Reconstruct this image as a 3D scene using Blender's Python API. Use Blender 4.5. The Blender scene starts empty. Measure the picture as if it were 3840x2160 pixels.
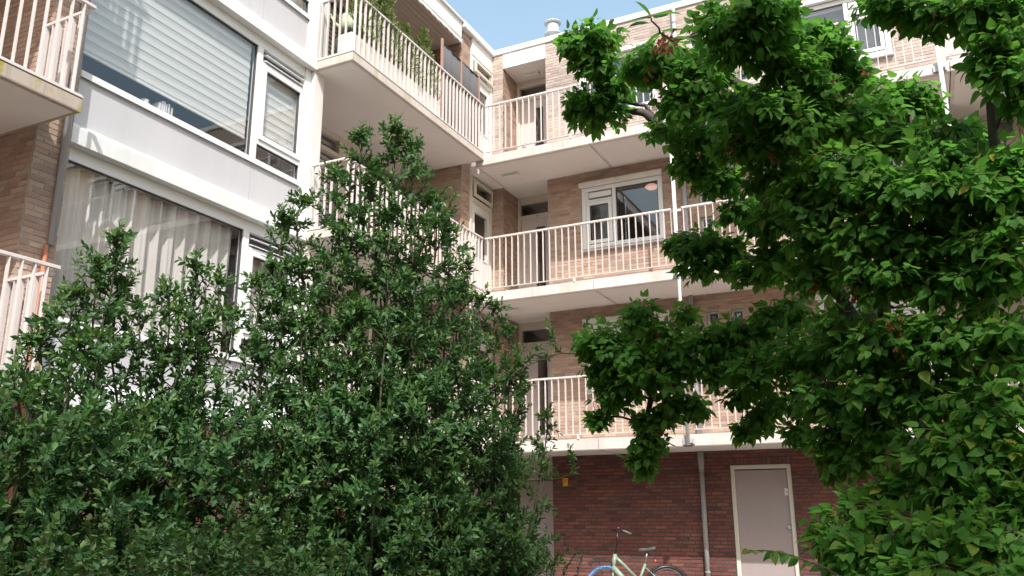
import bpy, math, random
import numpy as np
from mathutils import Vector, Matrix

SC = bpy.context.scene
COL = SC.collection
R = math.radians
random.seed(7)
RNG = np.random.default_rng(11)
H = 1.6                      # height of the lens above the ground, metres

# ------------------------------------------------------------------ camera
YAW, PITCH, ROLL = -0.452428, 0.258258, 0.005712
def camera_axes():
    cy, sy, cp, sp = math.cos(YAW), math.sin(YAW), math.cos(PITCH), math.sin(PITCH)
    fwd = Vector((sy * cp, cy * cp, sp)); right = Vector((cy, -sy, 0)); down = fwd.cross(right)
    c, s = math.cos(ROLL), math.sin(ROLL)
    return c * right + s * down, -s * right + c * down, fwd
CR, CD, CF = camera_axes()
cam = bpy.data.cameras.new('camera'); cam.lens = 29.45; cam.sensor_width = 36; cam.clip_end = 2000; cam.clip_start = .05
camo = bpy.data.objects.new('camera', cam); COL.objects.link(camo)
camo.matrix_world = Matrix(((CR.x, -CD.x, -CF.x, 0), (CR.y, -CD.y, -CF.y, 0), (CR.z, -CD.z, -CF.z, H), (0, 0, 0, 1)))
SC.camera = camo
EYE = np.array((0, 0, H))

# ------------------------------------------------------------------ sky, sun, exposure
SUN = Vector((0.65, -1.0, 1.42)).normalized()       # towards the sun
w = bpy.data.worlds.new('World'); SC.world = w; w.use_nodes = True
nt = w.node_tree; nt.nodes.clear()
sky = nt.nodes.new('ShaderNodeTexSky'); sky.sky_type = 'NISHITA'; sky.sun_disc = False
sky.sun_elevation = math.asin(SUN.z); sky.sun_rotation = math.atan2(SUN.x, SUN.y)
sky.air_density = 2.2; sky.dust_density = 3.2; sky.ozone_density = 2.0
bg = nt.nodes.new('ShaderNodeBackground'); bg.inputs['Strength'].default_value = 0.102
wo = nt.nodes.new('ShaderNodeOutputWorld')
nt.links.new(sky.outputs[0], bg.inputs[0]); nt.links.new(bg.outputs[0], wo.inputs[0])
sl = bpy.data.lights.new('sun', 'SUN'); sl.energy = 2.3; sl.angle = R(.53); sl.color = (1, .975, .95)
so = bpy.data.objects.new('sun', sl); COL.objects.link(so); so.location = (10, -16, 24)
so.rotation_euler = SUN.to_track_quat('Z', 'Y').to_euler()
SC.view_settings.view_transform = 'Standard'; SC.view_settings.look = 'None'
SC.view_settings.exposure = 1.3; SC.view_settings.gamma = 1; SC.view_settings.use_curve_mapping = False
SC.render.engine = 'CYCLES'
SC.cycles.use_denoising = True
SC.cycles.max_bounces = 8; SC.cycles.transparent_max_bounces = 24; SC.cycles.glossy_bounces = 4
SC.cycles.transmission_bounces = 4; SC.cycles.diffuse_bounces = 4
SC.cycles.caustics_reflective = False; SC.cycles.caustics_refractive = False
SC.cycles.sample_clamp_indirect = 6

# ------------------------------------------------------------------ helpers
class MB:
    """collects boxes, tubes, prisms; build() links them as one mesh object"""
    def __init__(s): s.v = []; s.f = []
    def add(s, v, f):
        o = len(s.v); s.v += [tuple(map(float, p)) for p in v]; s.f += [tuple(i + o for i in q) for q in f]; return s
    def box(s, x0, x1, y0, y1, z0, z1):
        x0, x1 = min(x0, x1), max(x0, x1); y0, y1 = min(y0, y1), max(y0, y1); z0, z1 = min(z0, z1), max(z0, z1)
        return s.add([(x0,y0,z0),(x1,y0,z0),(x1,y1,z0),(x0,y1,z0),(x0,y0,z1),(x1,y0,z1),(x1,y1,z1),(x0,y1,z1)],
                     [(0,3,2,1),(4,5,6,7),(0,1,5,4),(1,2,6,5),(2,3,7,6),(3,0,4,7)])
    def fbox(s, F, u0, u1, d0, d1, z0, z1):
        a, b = F.p(u0, d0, z0), F.p(u1, d1, z1); return s.box(a[0], b[0], a[1], b[1], a[2], b[2])
    def ring(s, F, u0, u1, z0, z1, w, d0, d1, wb=None):
        wb = w if wb is None else wb
        s.fbox(F, u0, u0 + w, d0, d1, z0, z1); s.fbox(F, u1 - w, u1, d0, d1, z0, z1)
        s.fbox(F, u0 + w, u1 - w, d0, d1, z0, z0 + wb); return s.fbox(F, u0 + w, u1 - w, d0, d1, z1 - w, z1)
    def prism(s, F, u0, u1, prof):
        n = len(prof); v = [F.p(u0, d, z) for d, z in prof] + [F.p(u1, d, z) for d, z in prof]
        f = [(i, (i + 1) % n, n + (i + 1) % n, n + i) for i in range(n)] + [tuple(range(n))[::-1], tuple(range(n, 2 * n))]
        return s.add(v, f)
    def tube(s, pts, r, n=8, cap=True):
        pts = [Vector(p) for p in pts]; rr = r if hasattr(r, '__len__') else [r] * len(pts)
        v = []; up = None
        for i, p in enumerate(pts):
            t = (pts[min(i + 1, len(pts) - 1)] - pts[max(i - 1, 0)]).normalized()
            if up is None: up = t.orthogonal().normalized()
            up = (up - t * up.dot(t)); up = up.normalized() if up.length > 1e-5 else t.orthogonal().normalized()
            b = t.cross(up)
            for k in range(n):
                a = 2 * math.pi * k / n; v.append(p + (up * math.cos(a) + b * math.sin(a)) * rr[i])
        f = [(i * n + k, i * n + (k + 1) % n, (i + 1) * n + (k + 1) % n, (i + 1) * n + k) for i in range(len(pts) - 1) for k in range(n)]
        if cap: f += [tuple(range(n))[::-1], tuple(range((len(pts) - 1) * n, len(pts) * n))]
        return s.add(v, f)
    def torus(s, c, ax, R0, r, n=36, m=8, squash=1.0):
        c = Vector(c); ax = Vector(ax).normalized(); e = ax.orthogonal().normalized(); g = ax.cross(e); v = []
        for i in range(n):
            a = 2 * math.pi * i / n; d = e * math.cos(a) + g * math.sin(a)
            for k in range(m):
                b = 2 * math.pi * k / m; v.append(c + d * (R0 + r * squash * math.cos(b)) + ax * r * math.sin(b))
        return s.add(v, [(i * m + k, ((i + 1) % n) * m + k, ((i + 1) % n) * m + (k + 1) % m, i * m + (k + 1) % m) for i in range(n) for k in range(m)])
    def lathe(s, c, prof, n=24, ax=(0, 0, 1)):
        c = Vector(c); ax = Vector(ax).normalized(); e = ax.orthogonal().normalized(); g = ax.cross(e); v = []
        for r_, h in prof:
            for k in range(n):
                a = 2 * math.pi * k / n; v.append(c + ax * h + (e * math.cos(a) + g * math.sin(a)) * r_)
        m = len(prof)
        f = [(i * n + k, i * n + (k + 1) % n, (i + 1) * n + (k + 1) % n, (i + 1) * n + k) for i in range(m - 1) for k in range(n)]
        return s.add(v, f + [tuple(range(n))[::-1], tuple(range((m - 1) * n, m * n))])
    def build(s, name, mat, parent=None, smooth=False, bevel=0):
        me = bpy.data.meshes.new(name); me.from_pydata(s.v, [], s.f); me.update()
        if smooth: me.polygons.foreach_set('use_smooth', [True] * len(me.polygons))
        return link(name, me, mat, parent, bevel)

def link(name, me, mat, parent=None, bevel=0):
    o = bpy.data.objects.new(name, me); COL.objects.link(o)
    if mat is not None and not me.materials: me.materials.append(mat)
    if parent is not None: adopt(o, parent)
    if bevel:
        b = o.modifiers.new('edge', 'BEVEL'); b.width = bevel; b.segments = 2; b.limit_method = 'ANGLE'
    return o
WORLD_LOC = {}
def adopt(o, parent):
    o.parent = parent; o.matrix_parent_inverse = Matrix.Translation(-WORLD_LOC.get(parent.name, Vector((0, 0, 0))))
def thing(name, loc, label, cat, group=None):
    o = bpy.data.objects.new(name, None); COL.objects.link(o); o.location = loc; o.empty_display_size = .2
    WORLD_LOC[o.name] = Vector(loc); return tag(o, label, cat, group)
def tag(o, label=None, cat=None, group=None, kind=None):
    if label: o['label'] = label
    if cat: o['category'] = cat
    if group: o['group'] = group
    if kind: o['kind'] = kind
    return o
class Face:
    """a wall plane; u runs along it, d is metres outwards"""
    def __init__(s, axis, pos): s.axis = axis; s.pos = pos
    def p(s, u, d, z): return (u, s.pos - d, z) if s.axis == 'y' else (s.pos + d, u, z)
    def off(s, d): return Face(s.axis, s.pos - d if s.axis == 'y' else s.pos + d)
def np_mesh(name, V, F, smooth=True, age=None):
    me = bpy.data.meshes.new(name); V = np.ascontiguousarray(V, dtype=np.float32); F = np.ascontiguousarray(F, dtype=np.int32)
    me.vertices.add(len(V)); me.vertices.foreach_set('co', V.ravel())
    me.loops.add(F.size); me.loops.foreach_set('vertex_index', F.ravel())
    me.polygons.add(len(F)); me.polygons.foreach_set('loop_start', np.arange(len(F), dtype=np.int32) * 3)
    if smooth: me.polygons.foreach_set('use_smooth', np.ones(len(F), dtype=bool))
    if age is not None:
        a = me.attributes.new('age', 'FLOAT', 'POINT'); a.data.foreach_set('value', np.ascontiguousarray(age, dtype=np.float32))
    me.update(calc_edges=True); return me

# ------------------------------------------------------------------ materials
def nodes(name):
    m = bpy.data.materials.new(name); m.use_nodes = True; t = m.node_tree; return m, t, t.nodes['Principled BSDF']
def N(t, kind, **kw):
    n = t.nodes.new(kind)
    for k, v in kw.items():
        if k in n.inputs: n.inputs[k].default_value = v
        else: setattr(n, k, v)
    return n
def ramp(t, stops, src, interp='LINEAR'):
    r = t.nodes.new('ShaderNodeValToRGB'); r.color_ramp.interpolation = interp
    e = r.color_ramp.elements
    while len(e) > 1: e.remove(e[0])
    e[0].position = stops[0][0]; e[0].color = (*stops[0][1], 1)
    for p, c in stops[1:]:
        x = e.new(p); x.color = (*c, 1)
    t.links.new(src, r.inputs[0]); return r.outputs[0]
def mixc(t, a, b, fac, mode='MIX'):
    m = t.nodes.new('ShaderNodeMix'); m.data_type = 'RGBA'; m.blend_type = mode
    for v, i in ((a, 6), (b, 7)):
        if hasattr(v, 'node'): t.links.new(v, m.inputs[i])
        else: m.inputs[i].default_value = (*v, 1)
    if hasattr(fac, 'node'): t.links.new(fac, m.inputs[0])
    else: m.inputs[0].default_value = fac
    return m.outputs[2]
def objco(t, scale=(1, 1, 1)):
    c = t.nodes.new('ShaderNodeNewGeometry'); mp = t.nodes.new('ShaderNodeMapping'); mp.inputs['Scale'].default_value = scale
    t.links.new(c.outputs['Position'], mp.inputs['Vector']); return mp.outputs[0]
def noise(t, scale, detail=5, rough=.6, stretch=(1, 1, 1)):
    n = N(t, 'ShaderNodeTexNoise', Scale=scale, Detail=detail, Roughness=rough); t.links.new(objco(t, stretch), n.inputs['Vector']); return n.outputs['Fac']
def bump(t, b, src, strength=.2, dist=.01):
    n = N(t, 'ShaderNodeBump', Strength=strength, Distance=dist); t.links.new(src, n.inputs['Height']); t.links.new(n.outputs[0], b.inputs['Normal'])
def paint(name, col, rough=.5, dirt=.12, dirtcol=None, scale=3.0, stretch=(1, 1, .35), spec=.4, metal=0, bmp=.04):
    m, t, b = nodes(name)
    d = dirtcol or tuple(c * .6 for c in col)
    f = ramp(t, [(.42, (0, 0, 0)), (.75, (1, 1, 1))], noise(t, scale, 6, .65, stretch))
    f2 = noise(t, 40, 3)
    mu = N(t, 'ShaderNodeMath', operation='MULTIPLY'); t.links.new(f, mu.inputs[0]); mu.inputs[1].default_value = dirt * 2
    c = mixc(t, col, d, mu.outputs[0])
    c = mixc(t, c, tuple(x * .92 for x in col), f2)
    t.links.new(c, b.inputs['Base Color']); b.inputs['Roughness'].default_value = rough; b.inputs['Specular IOR Level'].default_value = spec
    b.inputs['Metallic'].default_value = metal
    if bmp: bump(t, b, f2, bmp, .004)
    return m
def rnd(t):
    o = t.nodes.new('ShaderNodeObjectInfo'); g = t.nodes.new('ShaderNodeNewGeometry')
    a = N(t, 'ShaderNodeMath', operation='ADD'); t.links.new(o.outputs['Random'], a.inputs[0]); t.links.new(g.outputs['Random Per Island'], a.inputs[1])
    fr = N(t, 'ShaderNodeMath', operation='FRACT'); t.links.new(a.outputs[0], fr.inputs[0]); return fr.outputs[0]
def brickmat(name, stops, rough=.85):
    m, t, b = nodes(name)
    c = ramp(t, stops, rnd(t))
    n1 = noise(t, 55, 5, .7); n2 = noise(t, 1.1, 4, .6)
    c = mixc(t, c, (.6, .6, .6), .0)
    c = mixc(t, c, ramp(t, [(.25, (.62, .6, .6)), (.5, (1, 1, 1)), (.8, (1.22, 1.18, 1.12))], n1), .75, 'MULTIPLY')
    c = mixc(t, c, ramp(t, [(.3, (.78, .78, .8)), (.65, (1.1, 1.08, 1.05))], n2), .8, 'MULTIPLY')
    wash = ramp(t, [(.58, (0, 0, 0)), (.78, (.34, .34, .34))], noise(t, 2.3, 7, .72))
    c = mixc(t, c, (.44, .39, .37), wash)
    soot = ramp(t, [(.60, (0, 0, 0)), (.85, (.28, .28, .28))], noise(t, .9, 5, .6, (1, 1, .45)))
    c = mixc(t, c, (.07, .055, .05), soot)
    t.links.new(c, b.inputs['Base Color']); b.inputs['Roughness'].default_value = rough; b.inputs['Specular IOR Level'].default_value = .25
    bump(t, b, n1, .5, .004); return m
def brickplane(name, c1, c2, mortar):
    m, t, b = nodes(name)
    br = N(t, 'ShaderNodeTexBrick', Scale=1.0); br.inputs['Color1'].default_value = (*c1, 1); br.inputs['Color2'].default_value = (*c2, 1)
    br.inputs['Mortar'].default_value = (*mortar, 1); br.inputs['Mortar Size'].default_value = .006; br.inputs['Brick Width'].default_value = .22
    br.inputs['Row Height'].default_value = .0625
    g = t.nodes.new('ShaderNodeNewGeometry'); sx = t.nodes.new('ShaderNodeSeparateXYZ'); cx = t.nodes.new('ShaderNodeCombineXYZ')
    ad = N(t, 'ShaderNodeMath', operation='ADD')
    t.links.new(g.outputs['Position'], sx.inputs[0]); t.links.new(sx.outputs[0], ad.inputs[0]); t.links.new(sx.outputs[1], ad.inputs[1])
    t.links.new(ad.outputs[0], cx.inputs[0]); t.links.new(sx.outputs[2], cx.inputs[1]); t.links.new(cx.outputs[0], br.inputs['Vector'])
    t.links.new(br.outputs[0], b.inputs['Base Color']); b.inputs['Roughness'].default_value = .9; return m
def leafmat(name, stops, young, rough=.42, trans=.3, spec=.5, tcol=(.12, .26, .02)):
    m, t, b = nodes(name)
    c = ramp(t, stops, rnd(t))
    at = t.nodes.new('ShaderNodeAttribute'); at.attribute_name = 'age'
    c = mixc(t, c, young, at.outputs['Fac'])
    n = noise(t, 30, 2); c = mixc(t, c, ramp(t, [(.3, (.8, .8, .8)), (.7, (1.15, 1.15, 1.1))], n), .6, 'MULTIPLY')
    t.links.new(c, b.inputs['Base Color']); b.inputs['Roughness'].default_value = rough; b.inputs['Specular IOR Level'].default_value = spec
    tr = t.nodes.new('ShaderNodeBsdfTranslucent'); t.links.new(mixc(t, c, tcol, .6), tr.inputs['Color'])
    mx = t.nodes.new('ShaderNodeMixShader'); mx.inputs[0].default_value = trans
    out = t.nodes['Material Output']
    t.links.new(b.outputs[0], mx.inputs[1]); t.links.new(tr.outputs[0], mx.inputs[2]); t.links.new(mx.outputs[0], out.inputs['Surface'])
    return m
def glassmat(name, tint=(.985, .99, .985), gain=1.0):
    m = bpy.data.materials.new(name); m.use_nodes = True; t = m.node_tree; t.nodes.clear()
    lw = N(t, 'ShaderNodeLayerWeight', Blend=.5); pw = N(t, 'ShaderNodeMath', operation='POWER'); pw.inputs[1].default_value = 5.0
    t.links.new(lw.outputs['Facing'], pw.inputs[0])
    mu = N(t, 'ShaderNodeMath', operation='MULTIPLY_ADD'); mu.inputs[1].default_value = .95; mu.inputs[2].default_value = .045 * gain; mu.use_clamp = True
    t.links.new(pw.outputs[0], mu.inputs[0])
    tr = t.nodes.new('ShaderNodeBsdfTransparent'); tr.inputs[0].default_value = (*tint, 1)
    gl = t.nodes.new('ShaderNodeBsdfGlossy'); gl.inputs['Roughness'].default_value = .004; gl.inputs['Color'].default_value = (.95, .97, 1, 1)
    wv = N(t, 'ShaderNodeTexNoise', Scale=1.6, Detail=1); t.links.new(objco(t), wv.inputs['Vector'])
    bp = N(t, 'ShaderNodeBump', Strength=.03, Distance=.02); t.links.new(wv.outputs['Fac'], bp.inputs['Height']); t.links.new(bp.outputs[0], gl.inputs['Normal'])
    mx = t.nodes.new('ShaderNodeMixShader'); o = t.nodes.new('ShaderNodeOutputMaterial')
    t.links.new(mu.outputs[0], mx.inputs[0]); t.links.new(tr.outputs[0], mx.inputs[1]); t.links.new(gl.outputs[0], mx.inputs[2]); t.links.new(mx.outputs[0], o.inputs[0])
    return m
def fabric(name, col, trans=.35, rough=.9):
    m, t, b = nodes(name)
    c = mixc(t, col, tuple(x * .9 for x in col), noise(t, 60, 3)); t.links.new(c, b.inputs['Base Color']); b.inputs['Roughness'].default_value = rough
    b.inputs['Specular IOR Level'].default_value = .15
    tr = t.nodes.new('ShaderNodeBsdfTranslucent'); tr.inputs[0].default_value = (*col, 1)
    mx = t.nodes.new('ShaderNodeMixShader'); mx.inputs[0].default_value = trans
    t.links.new(b.outputs[0], mx.inputs[1]); t.links.new(tr.outputs[0], mx.inputs[2]); t.links.new(mx.outputs[0], t.nodes['Material Output'].inputs['Surface']); return m
def concrete(name, col, moss=0.0, stain=.5):
    m, t, b = nodes(name)
    n1 = noise(t, 1.6, 6, .65, (1, 1, .22)); n2 = noise(t, 9, 6, .7); n3 = noise(t, 70, 3); n5 = noise(t, 14, 4, .6, (1, 1, .06))
    c = mixc(t, col, tuple(x * y for x, y in zip(col, (.62, .58, .52))), ramp(t, [(.45, (0, 0, 0)), (.72, (stain, stain, stain))], n1))
    c = mixc(t, c, tuple(x * .55 for x in col), ramp(t, [(.6, (0, 0, 0)), (.8, (.5, .5, .5))], n2))
    c = mixc(t, c, tuple(x * y for x, y in zip(col, (.55, .5, .44))), ramp(t, [(.56, (0, 0, 0)), (.74, (stain * .9, stain * .9, stain * .9))], n5))
    if moss:
        n4 = noise(t, 4.2, 6, .7, (1, 1, .6)); c = mixc(t, c, (.36, .30, .02), ramp(t, [(.52, (0, 0, 0)), (.62, (moss, moss, moss))], n4))
    t.links.new(c, b.inputs['Base Color']); b.inputs['Roughness'].default_value = .85; b.inputs['Specular IOR Level'].default_value = .25
    bump(t, b, n3, .3, .003); return m

M = {}
M['brick_buff'] = brickmat('buff_brick', [(0, (.36, .225, .175)), (.2, (.42, .275, .215)), (.45, (.47, .32, .255)), (.62, (.48, .34, .255)), (.8, (.49, .37, .27)), (.92, (.41, .28, .225)), (1, (.32, .21, .17))])
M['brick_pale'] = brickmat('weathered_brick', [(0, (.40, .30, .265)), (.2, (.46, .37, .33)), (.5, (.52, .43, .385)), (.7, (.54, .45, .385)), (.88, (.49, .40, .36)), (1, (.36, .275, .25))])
M['mortar_light'] = paint('light_mortar', (.46, .42, .39), .95, .2, bmp=.2)
M['brick_red'] = brickmat('red_brick', [(0, (.105, .050, .047)), (.25, (.155, .062, .054)), (.5, (.195, .076, .062)), (.75, (.165, .066, .060)), (.9, (.225, .098, .074)), (1, (.125, .060, .060))])
M['mortar_pale'] = paint('pale_mortar', (.36, .32, .285), .95, .2, bmp=.2)
M['mortar_dark'] = paint('dark_mortar', (.085, .068, .062), .95, .2, bmp=.2)
M['brick_far'] = brickplane('buff_brickwork', (.37, .22, .16), (.42, .29, .17), (.33, .28, .24))
M['brick_far_red'] = brickplane('red_brickwork', (.2, .055, .04), (.27, .08, .05), (.085, .065, .06))
M['concrete'] = concrete('painted_concrete', (.66, .61, .58), 0, .6)
M['concrete_moss'] = concrete('weathered_concrete', (.46, .39, .33), 1.0, .7)
M['concrete_end'] = concrete('stained_concrete', (.60, .54, .50), .25, .6)
M['soffit'] = paint('soffit_paint', (.80, .755, .715), .8, .2, stretch=(1, 1, 1), scale=.8, bmp=.03)
M['rail'] = paint('rail_paint', (.70, .635, .615), .45, .22, scale=7, dirtcol=(.48, .40, .36))
M['white'] = paint('white_frame', (.80, .80, .81), .35, .05, scale=4)
M['white_wall'] = paint('white_fascia', (.76, .735, .71), .55, .24)
M['ledge'] = paint('white_ledge', (.80, .81, .80), .45, .3, stretch=(1, 1, .2), dirtcol=(.42, .44, .38))
M['panel'] = paint('grey_panel', (.57, .56, .58), .5, .22, scale=1.6, stretch=(1, 1, .12))
M['cream'] = paint('cream_frame', (.66, .615, .53), .5, .1)
M['door'] = paint('mauve_door', (.38, .315, .31), .5, .18, scale=2.2, stretch=(1, 1, .4))
M['door_pale'] = paint('pale_door', (.64, .565, .545), .5, .06, scale=1.5, stretch=(1, 1, 1))
M['lip'] = paint('slab_lip', (.30, .245, .215), .85, .3)
M['steel'] = paint('zinc', (.52, .52, .54), .5, .25, metal=.2)
M['pipe'] = paint('grey_pipe', (.40, .41, .44), .45, .15)
M['plum_pipe'] = paint('dull_pipe', (.33, .32, .32), .5, .25)
M['orange'] = paint('orange_pipe', (.42, .17, .09), .5, .15)
M['black'] = paint('black_rubber', (.02, .02, .022), .55, .1)
M['gasket'] = paint('gasket', (.09, .09, .095), .6, 0)
M['glass'] = glassmat('window_glass', gain=1.4)
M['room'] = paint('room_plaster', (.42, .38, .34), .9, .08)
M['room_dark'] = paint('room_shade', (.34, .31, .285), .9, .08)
M['curtain'] = fabric('grey_curtain', (.78, .735, .72), .14)
M['blind'] = fabric('blind_cloth', (.90, .90, .89), .22)
M['sheer'] = fabric('blind_sheer', (.80, .81, .81), .3)
M['roof'] = paint('roof_felt', (.12, .12, .12), .9, .2)
M['coping'] = paint('aluminium_coping', (.74, .74, .75), .35, .08, metal=.1)
M['plank'] = paint('soffit_plank', (.52, .43, .36), .7, .2, scale=2, stretch=(1, .2, 1))
M['lamp'] = paint('opal_lamp', (.74, .74, .72), .35, .04)
M['ground'] = paint('soil', (.10, .085, .06), .95, .5, scale=2, stretch=(1, 1, 1), bmp=.5)
M['paving'] = paint('paving', (.27, .25, .23), .9, .3, stretch=(1, 1, 1), bmp=.2)

# ------------------------------------------------------------------ ground
def flat(name, x0, x1, y0, y1, z, mat, label):
    o = MB().add([(x0, y0, z), (x1, y0, z), (x1, y1, z), (x0, y1, z)], [(0, 1, 2, 3)]).build(name, mat)
    return tag(o, label, name, kind='structure')
flat('ground', -300, 300, -300, 300, 0, M['ground'], 'bare dark soil of the courtyard bed')
flat('pavement', -7.4, 30, 10.6, 14.84, .012, M['paving'], 'grey paved strip along the gallery building')

# ------------------------------------------------------------------ walls of separate bricks
BRICKS = {}            # building name -> list of (wall object, material key, axis, pos, ua, ub, za, zb)
def cut(iv, a, b):
    out = []
    for x, y in iv:
        if b <= x or a >= y: out.append((x, y)); continue
        if a > x: out.append((x, a))
        if b < y: out.append((b, y))
    return out
def wall(bld, F, u0, u1, z0, z1, holes=(), brick='brick_buff', mortar='mortar_pale', thick=.28, name='wall', lay=True, soldier=None):
    us = sorted({u0, u1, *[h[i] for h in holes for i in (0, 1) if u0 < h[i] < u1]})
    zs = sorted({z0, z1, *[h[i] for h in holes for i in (2, 3) if z0 < h[i] < z1]})
    mb = MB()
    for a, b in zip(us, us[1:]):
        run = None
        for c, d in zip(zs, zs[1:]):
            um, zm = (a + b) / 2, (c + d) / 2
            if any(h[0] < um < h[1] and h[2] < zm < h[3] for h in holes):
                if run: mb.fbox(F, a, b, -thick, 0, *run); run = None
            else: run = (run[0], d) if run else (c, d)
        if run: mb.fbox(F, a, b, -thick, 0, *run)
    w = mb.build(name, M[mortar], bld)
    if not lay: return w
    L = BRICKS.setdefault(bld.name, [])
    P = .0625; i = 0; z = z0 + .006
    while z + .0525 <= z1 + .004:
        iv = [(u0, u1)]
        for h in holes:
            if z + .05 > h[2] and z < h[3]: iv = cut(iv, h[0] - .008, h[1] + .008)
        if soldier and soldier[2] - .01 < z + .026 < soldier[3] + .01: iv = cut(iv, soldier[0], soldier[1])
        ph = (-30 + (i % 2) * .11 + ((i // 2) % 3) * .037) 
        for a, b in iv:
            k = math.floor((a - ph) / .22); x = ph + k * .22
            while x < b:
                ua, ub = max(x, a), min(x + .21, b)
                if ub - ua > .035: L.append((w, brick, F.axis, F.pos, ua, ub, z, z + .0525))
                x += .22
        z += P; i += 1
    if soldier:
        a, b, c, d = soldier; n = int((b - a) / .0635); s = (b - a) / n
        for k in range(n): L.append((w, brick, F.axis, F.pos, a + k * s, a + (k + 1) * s - .01, c, d))
    return w
def brick_verts(axis, pos, ua, ub, za, zb, proud, j):
    F = Face(axis, pos); c = .0025
    v = [F.p(ua, -.02, za), F.p(ub, -.02, za), F.p(ub, -.02, zb), F.p(ua, -.02, zb)]
    q = [(ua + c, za + c), (ub - c, za + c), (ub - c, zb - c), (ua + c, zb - c)]
    return v + [F.p(u + j[k] * .3, proud + j[k], z + j[3 - k] * .5) for k, (u, z) in enumerate(q)]
def lay_bricks(bld, pick):
    L = BRICKS.get(bld.name, [])
    full = [b for b in L if abs(b[5] - b[4] - .21) < 1e-4 and abs(b[7] - b[6] - .0525) < 1e-4 and pick(b)]
    def dist(b):
        p = Face(b[2], b[3]).p((b[4] + b[5]) / 2, 0, b[6]); return (p[0] ** 2 + p[1] ** 2 + (p[2] - H) ** 2)
    full.sort(key=dist); own = set(map(id, full[:300])); shared = {}
    groups = {}
    for b in L:
        if id(b) in own:
            k = (b[1], b[2])
            if k not in shared:
                f = MB(); f.add(brick_verts(b[2], 0, -.105, .105, -.02625, .02625, .0055, (0, 0, 0, 0)), QF)
                me = bpy.data.meshes.new('brick'); me.from_pydata(f.v, [], f.f); me.materials.append(M[b[1]]); shared[k] = me
            o = bpy.data.objects.new('brick', shared[k]); COL.objects.link(o)
            p = Face(b[2], b[3]).p((b[4] + b[5]) / 2 + random.uniform(-.001, .001), random.uniform(-.0025, .0015), (b[6] + b[7]) / 2 + random.uniform(-.001, .001))
            o.location = p; o.rotation_euler = (random.uniform(-.012, .012), random.uniform(-.006, .006), random.uniform(-.008, .008)); o.parent = b[0]
        else: groups.setdefault((b[0].name, b[1]), [b[0], []])[1].append(b)
    for (wn, bm), (w, bs) in groups.items():
        mb = MB()
        for b in bs:
            mb.add(brick_verts(b[2], b[3], *b[4:], random.uniform(.0035, .007), [random.uniform(-.0016, .0016) for _ in range(4)]), QF)
        o = mb.build('brickwork', M[bm], None); o.parent = w; tag(o, kind='stuff')
QF = [(4, 5, 6, 7), (0, 1, 5, 4), (1, 2, 6, 5), (2, 3, 7, 6), (3, 0, 4, 7)]

# ------------------------------------------------------------------ building parts
BAL = {}
def railing(bld, F, u0, u1, zb, zt, step=.128, name='railing', first=None, ext=0, label=None):
    mb = MB(); mb.fbox(F, u0 - ext, u1 + ext, -.026, .026, zt - .034, zt)
    r = mb.build(name, M['rail'], bld, bevel=.003); MB().fbox(F, u0, u1, -.022, .022, zb, zb + .012).build('bottom_rail', M['rail'], r)
    key = (F.axis, round(zt - zb, 3))
    if key not in BAL:
        b = MB().fbox(Face(F.axis, 0), -.006, .006, -.021, .021, 0, zt - zb - .047)
        me = bpy.data.meshes.new('baluster'); me.from_pydata(b.v, [], b.f); me.materials.append(M['rail']); BAL[key] = me
    u = u0 + .03 if first is None else first
    while u < u1 - .01:
        o = bpy.data.objects.new('baluster', BAL[key]); COL.objects.link(o); o.location = F.p(u, random.uniform(-.001, .001), zb + .0125); o.parent = r
        o.rotation_euler = (0, 0, random.uniform(-.05, .05)); u += step
    return r
def pane(F, u0, u1, z0, z1, d, parent): return MB().fbox(F, u0, u1, d - .004, d + .004, z0, z1).build('pane', M['glass'], parent)
def gallery_window(bld, F, u0, u1, z0, mirror=False, shutter=True, blind=None):
    z1 = z0 + 1.28; U = (lambda a: u0 + a) if not mirror else (lambda a: u1 - a)
    def fb(mb, a, b, *r): x, y = sorted((U(a), U(b))); return mb.fbox(F, x, y, *r)
    mb = MB().ring(F, u0, u1, z0, z1, .085, -.085, .018)
    fb(mb, .635, .71, -.085, .018, z0 + .085, z1 - .085); fb(mb, .085, .635, -.085, .018, z0 + .975, z0 + 1.02)
    fb(mb, .085, .14, -.085, .006, z0 + 1.021, z1 - .0855)
    wdw = mb.build('window', M['white'], bld, bevel=.004)
    x, y = sorted((U(.095), U(.625)))
    MB().ring(F, x, y, z0 + .095, z0 + .965, .07, -.05, .034).build('sash', M['white'], wdw, bevel=.004)
    MB().ring(F, x + .07, y - .07, z0 + .165, z0 + .895, .012, -.02, .02).build('gasket', M['gasket'], wdw)
    pane(F, x + .082, y - .082, z0 + .177, z0 + .883, -.002, wdw)
    fb(MB(), .155, .62, -.05, .026, z0 + 1.055, z0 + 1.165).build('vent', M['white'], wdw, bevel=.006)
    x, y = sorted((U(.71), U(u1 - u0 - .085)))
    MB().ring(F, x, y, z0 + .085, z1 - .085, .014, -.04, .0).build('gasket', M['gasket'], wdw)
    pane(F, x + .014, y - .014, z0 + .099, z1 - .099, -.02, wdw)
    MB().prism(F, u0 - .03, u1 + .02, [(-.02, z0 - .004), (.075, z0 - .03), (.075, z0 - .055), (-.02, z0 - .055)]).build('sill', M['steel'], wdw)
    if shutter: MB().prism(F, u0 - .035, u1 + .015, [(.011, z1 + .012), (.10, z1 + .012), (.10, z1 + .085), (.075, z1 + .112), (.011, z1 + .112)]).build('shutter_box', M['white_wall'], wdw)
    return wdw
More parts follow.
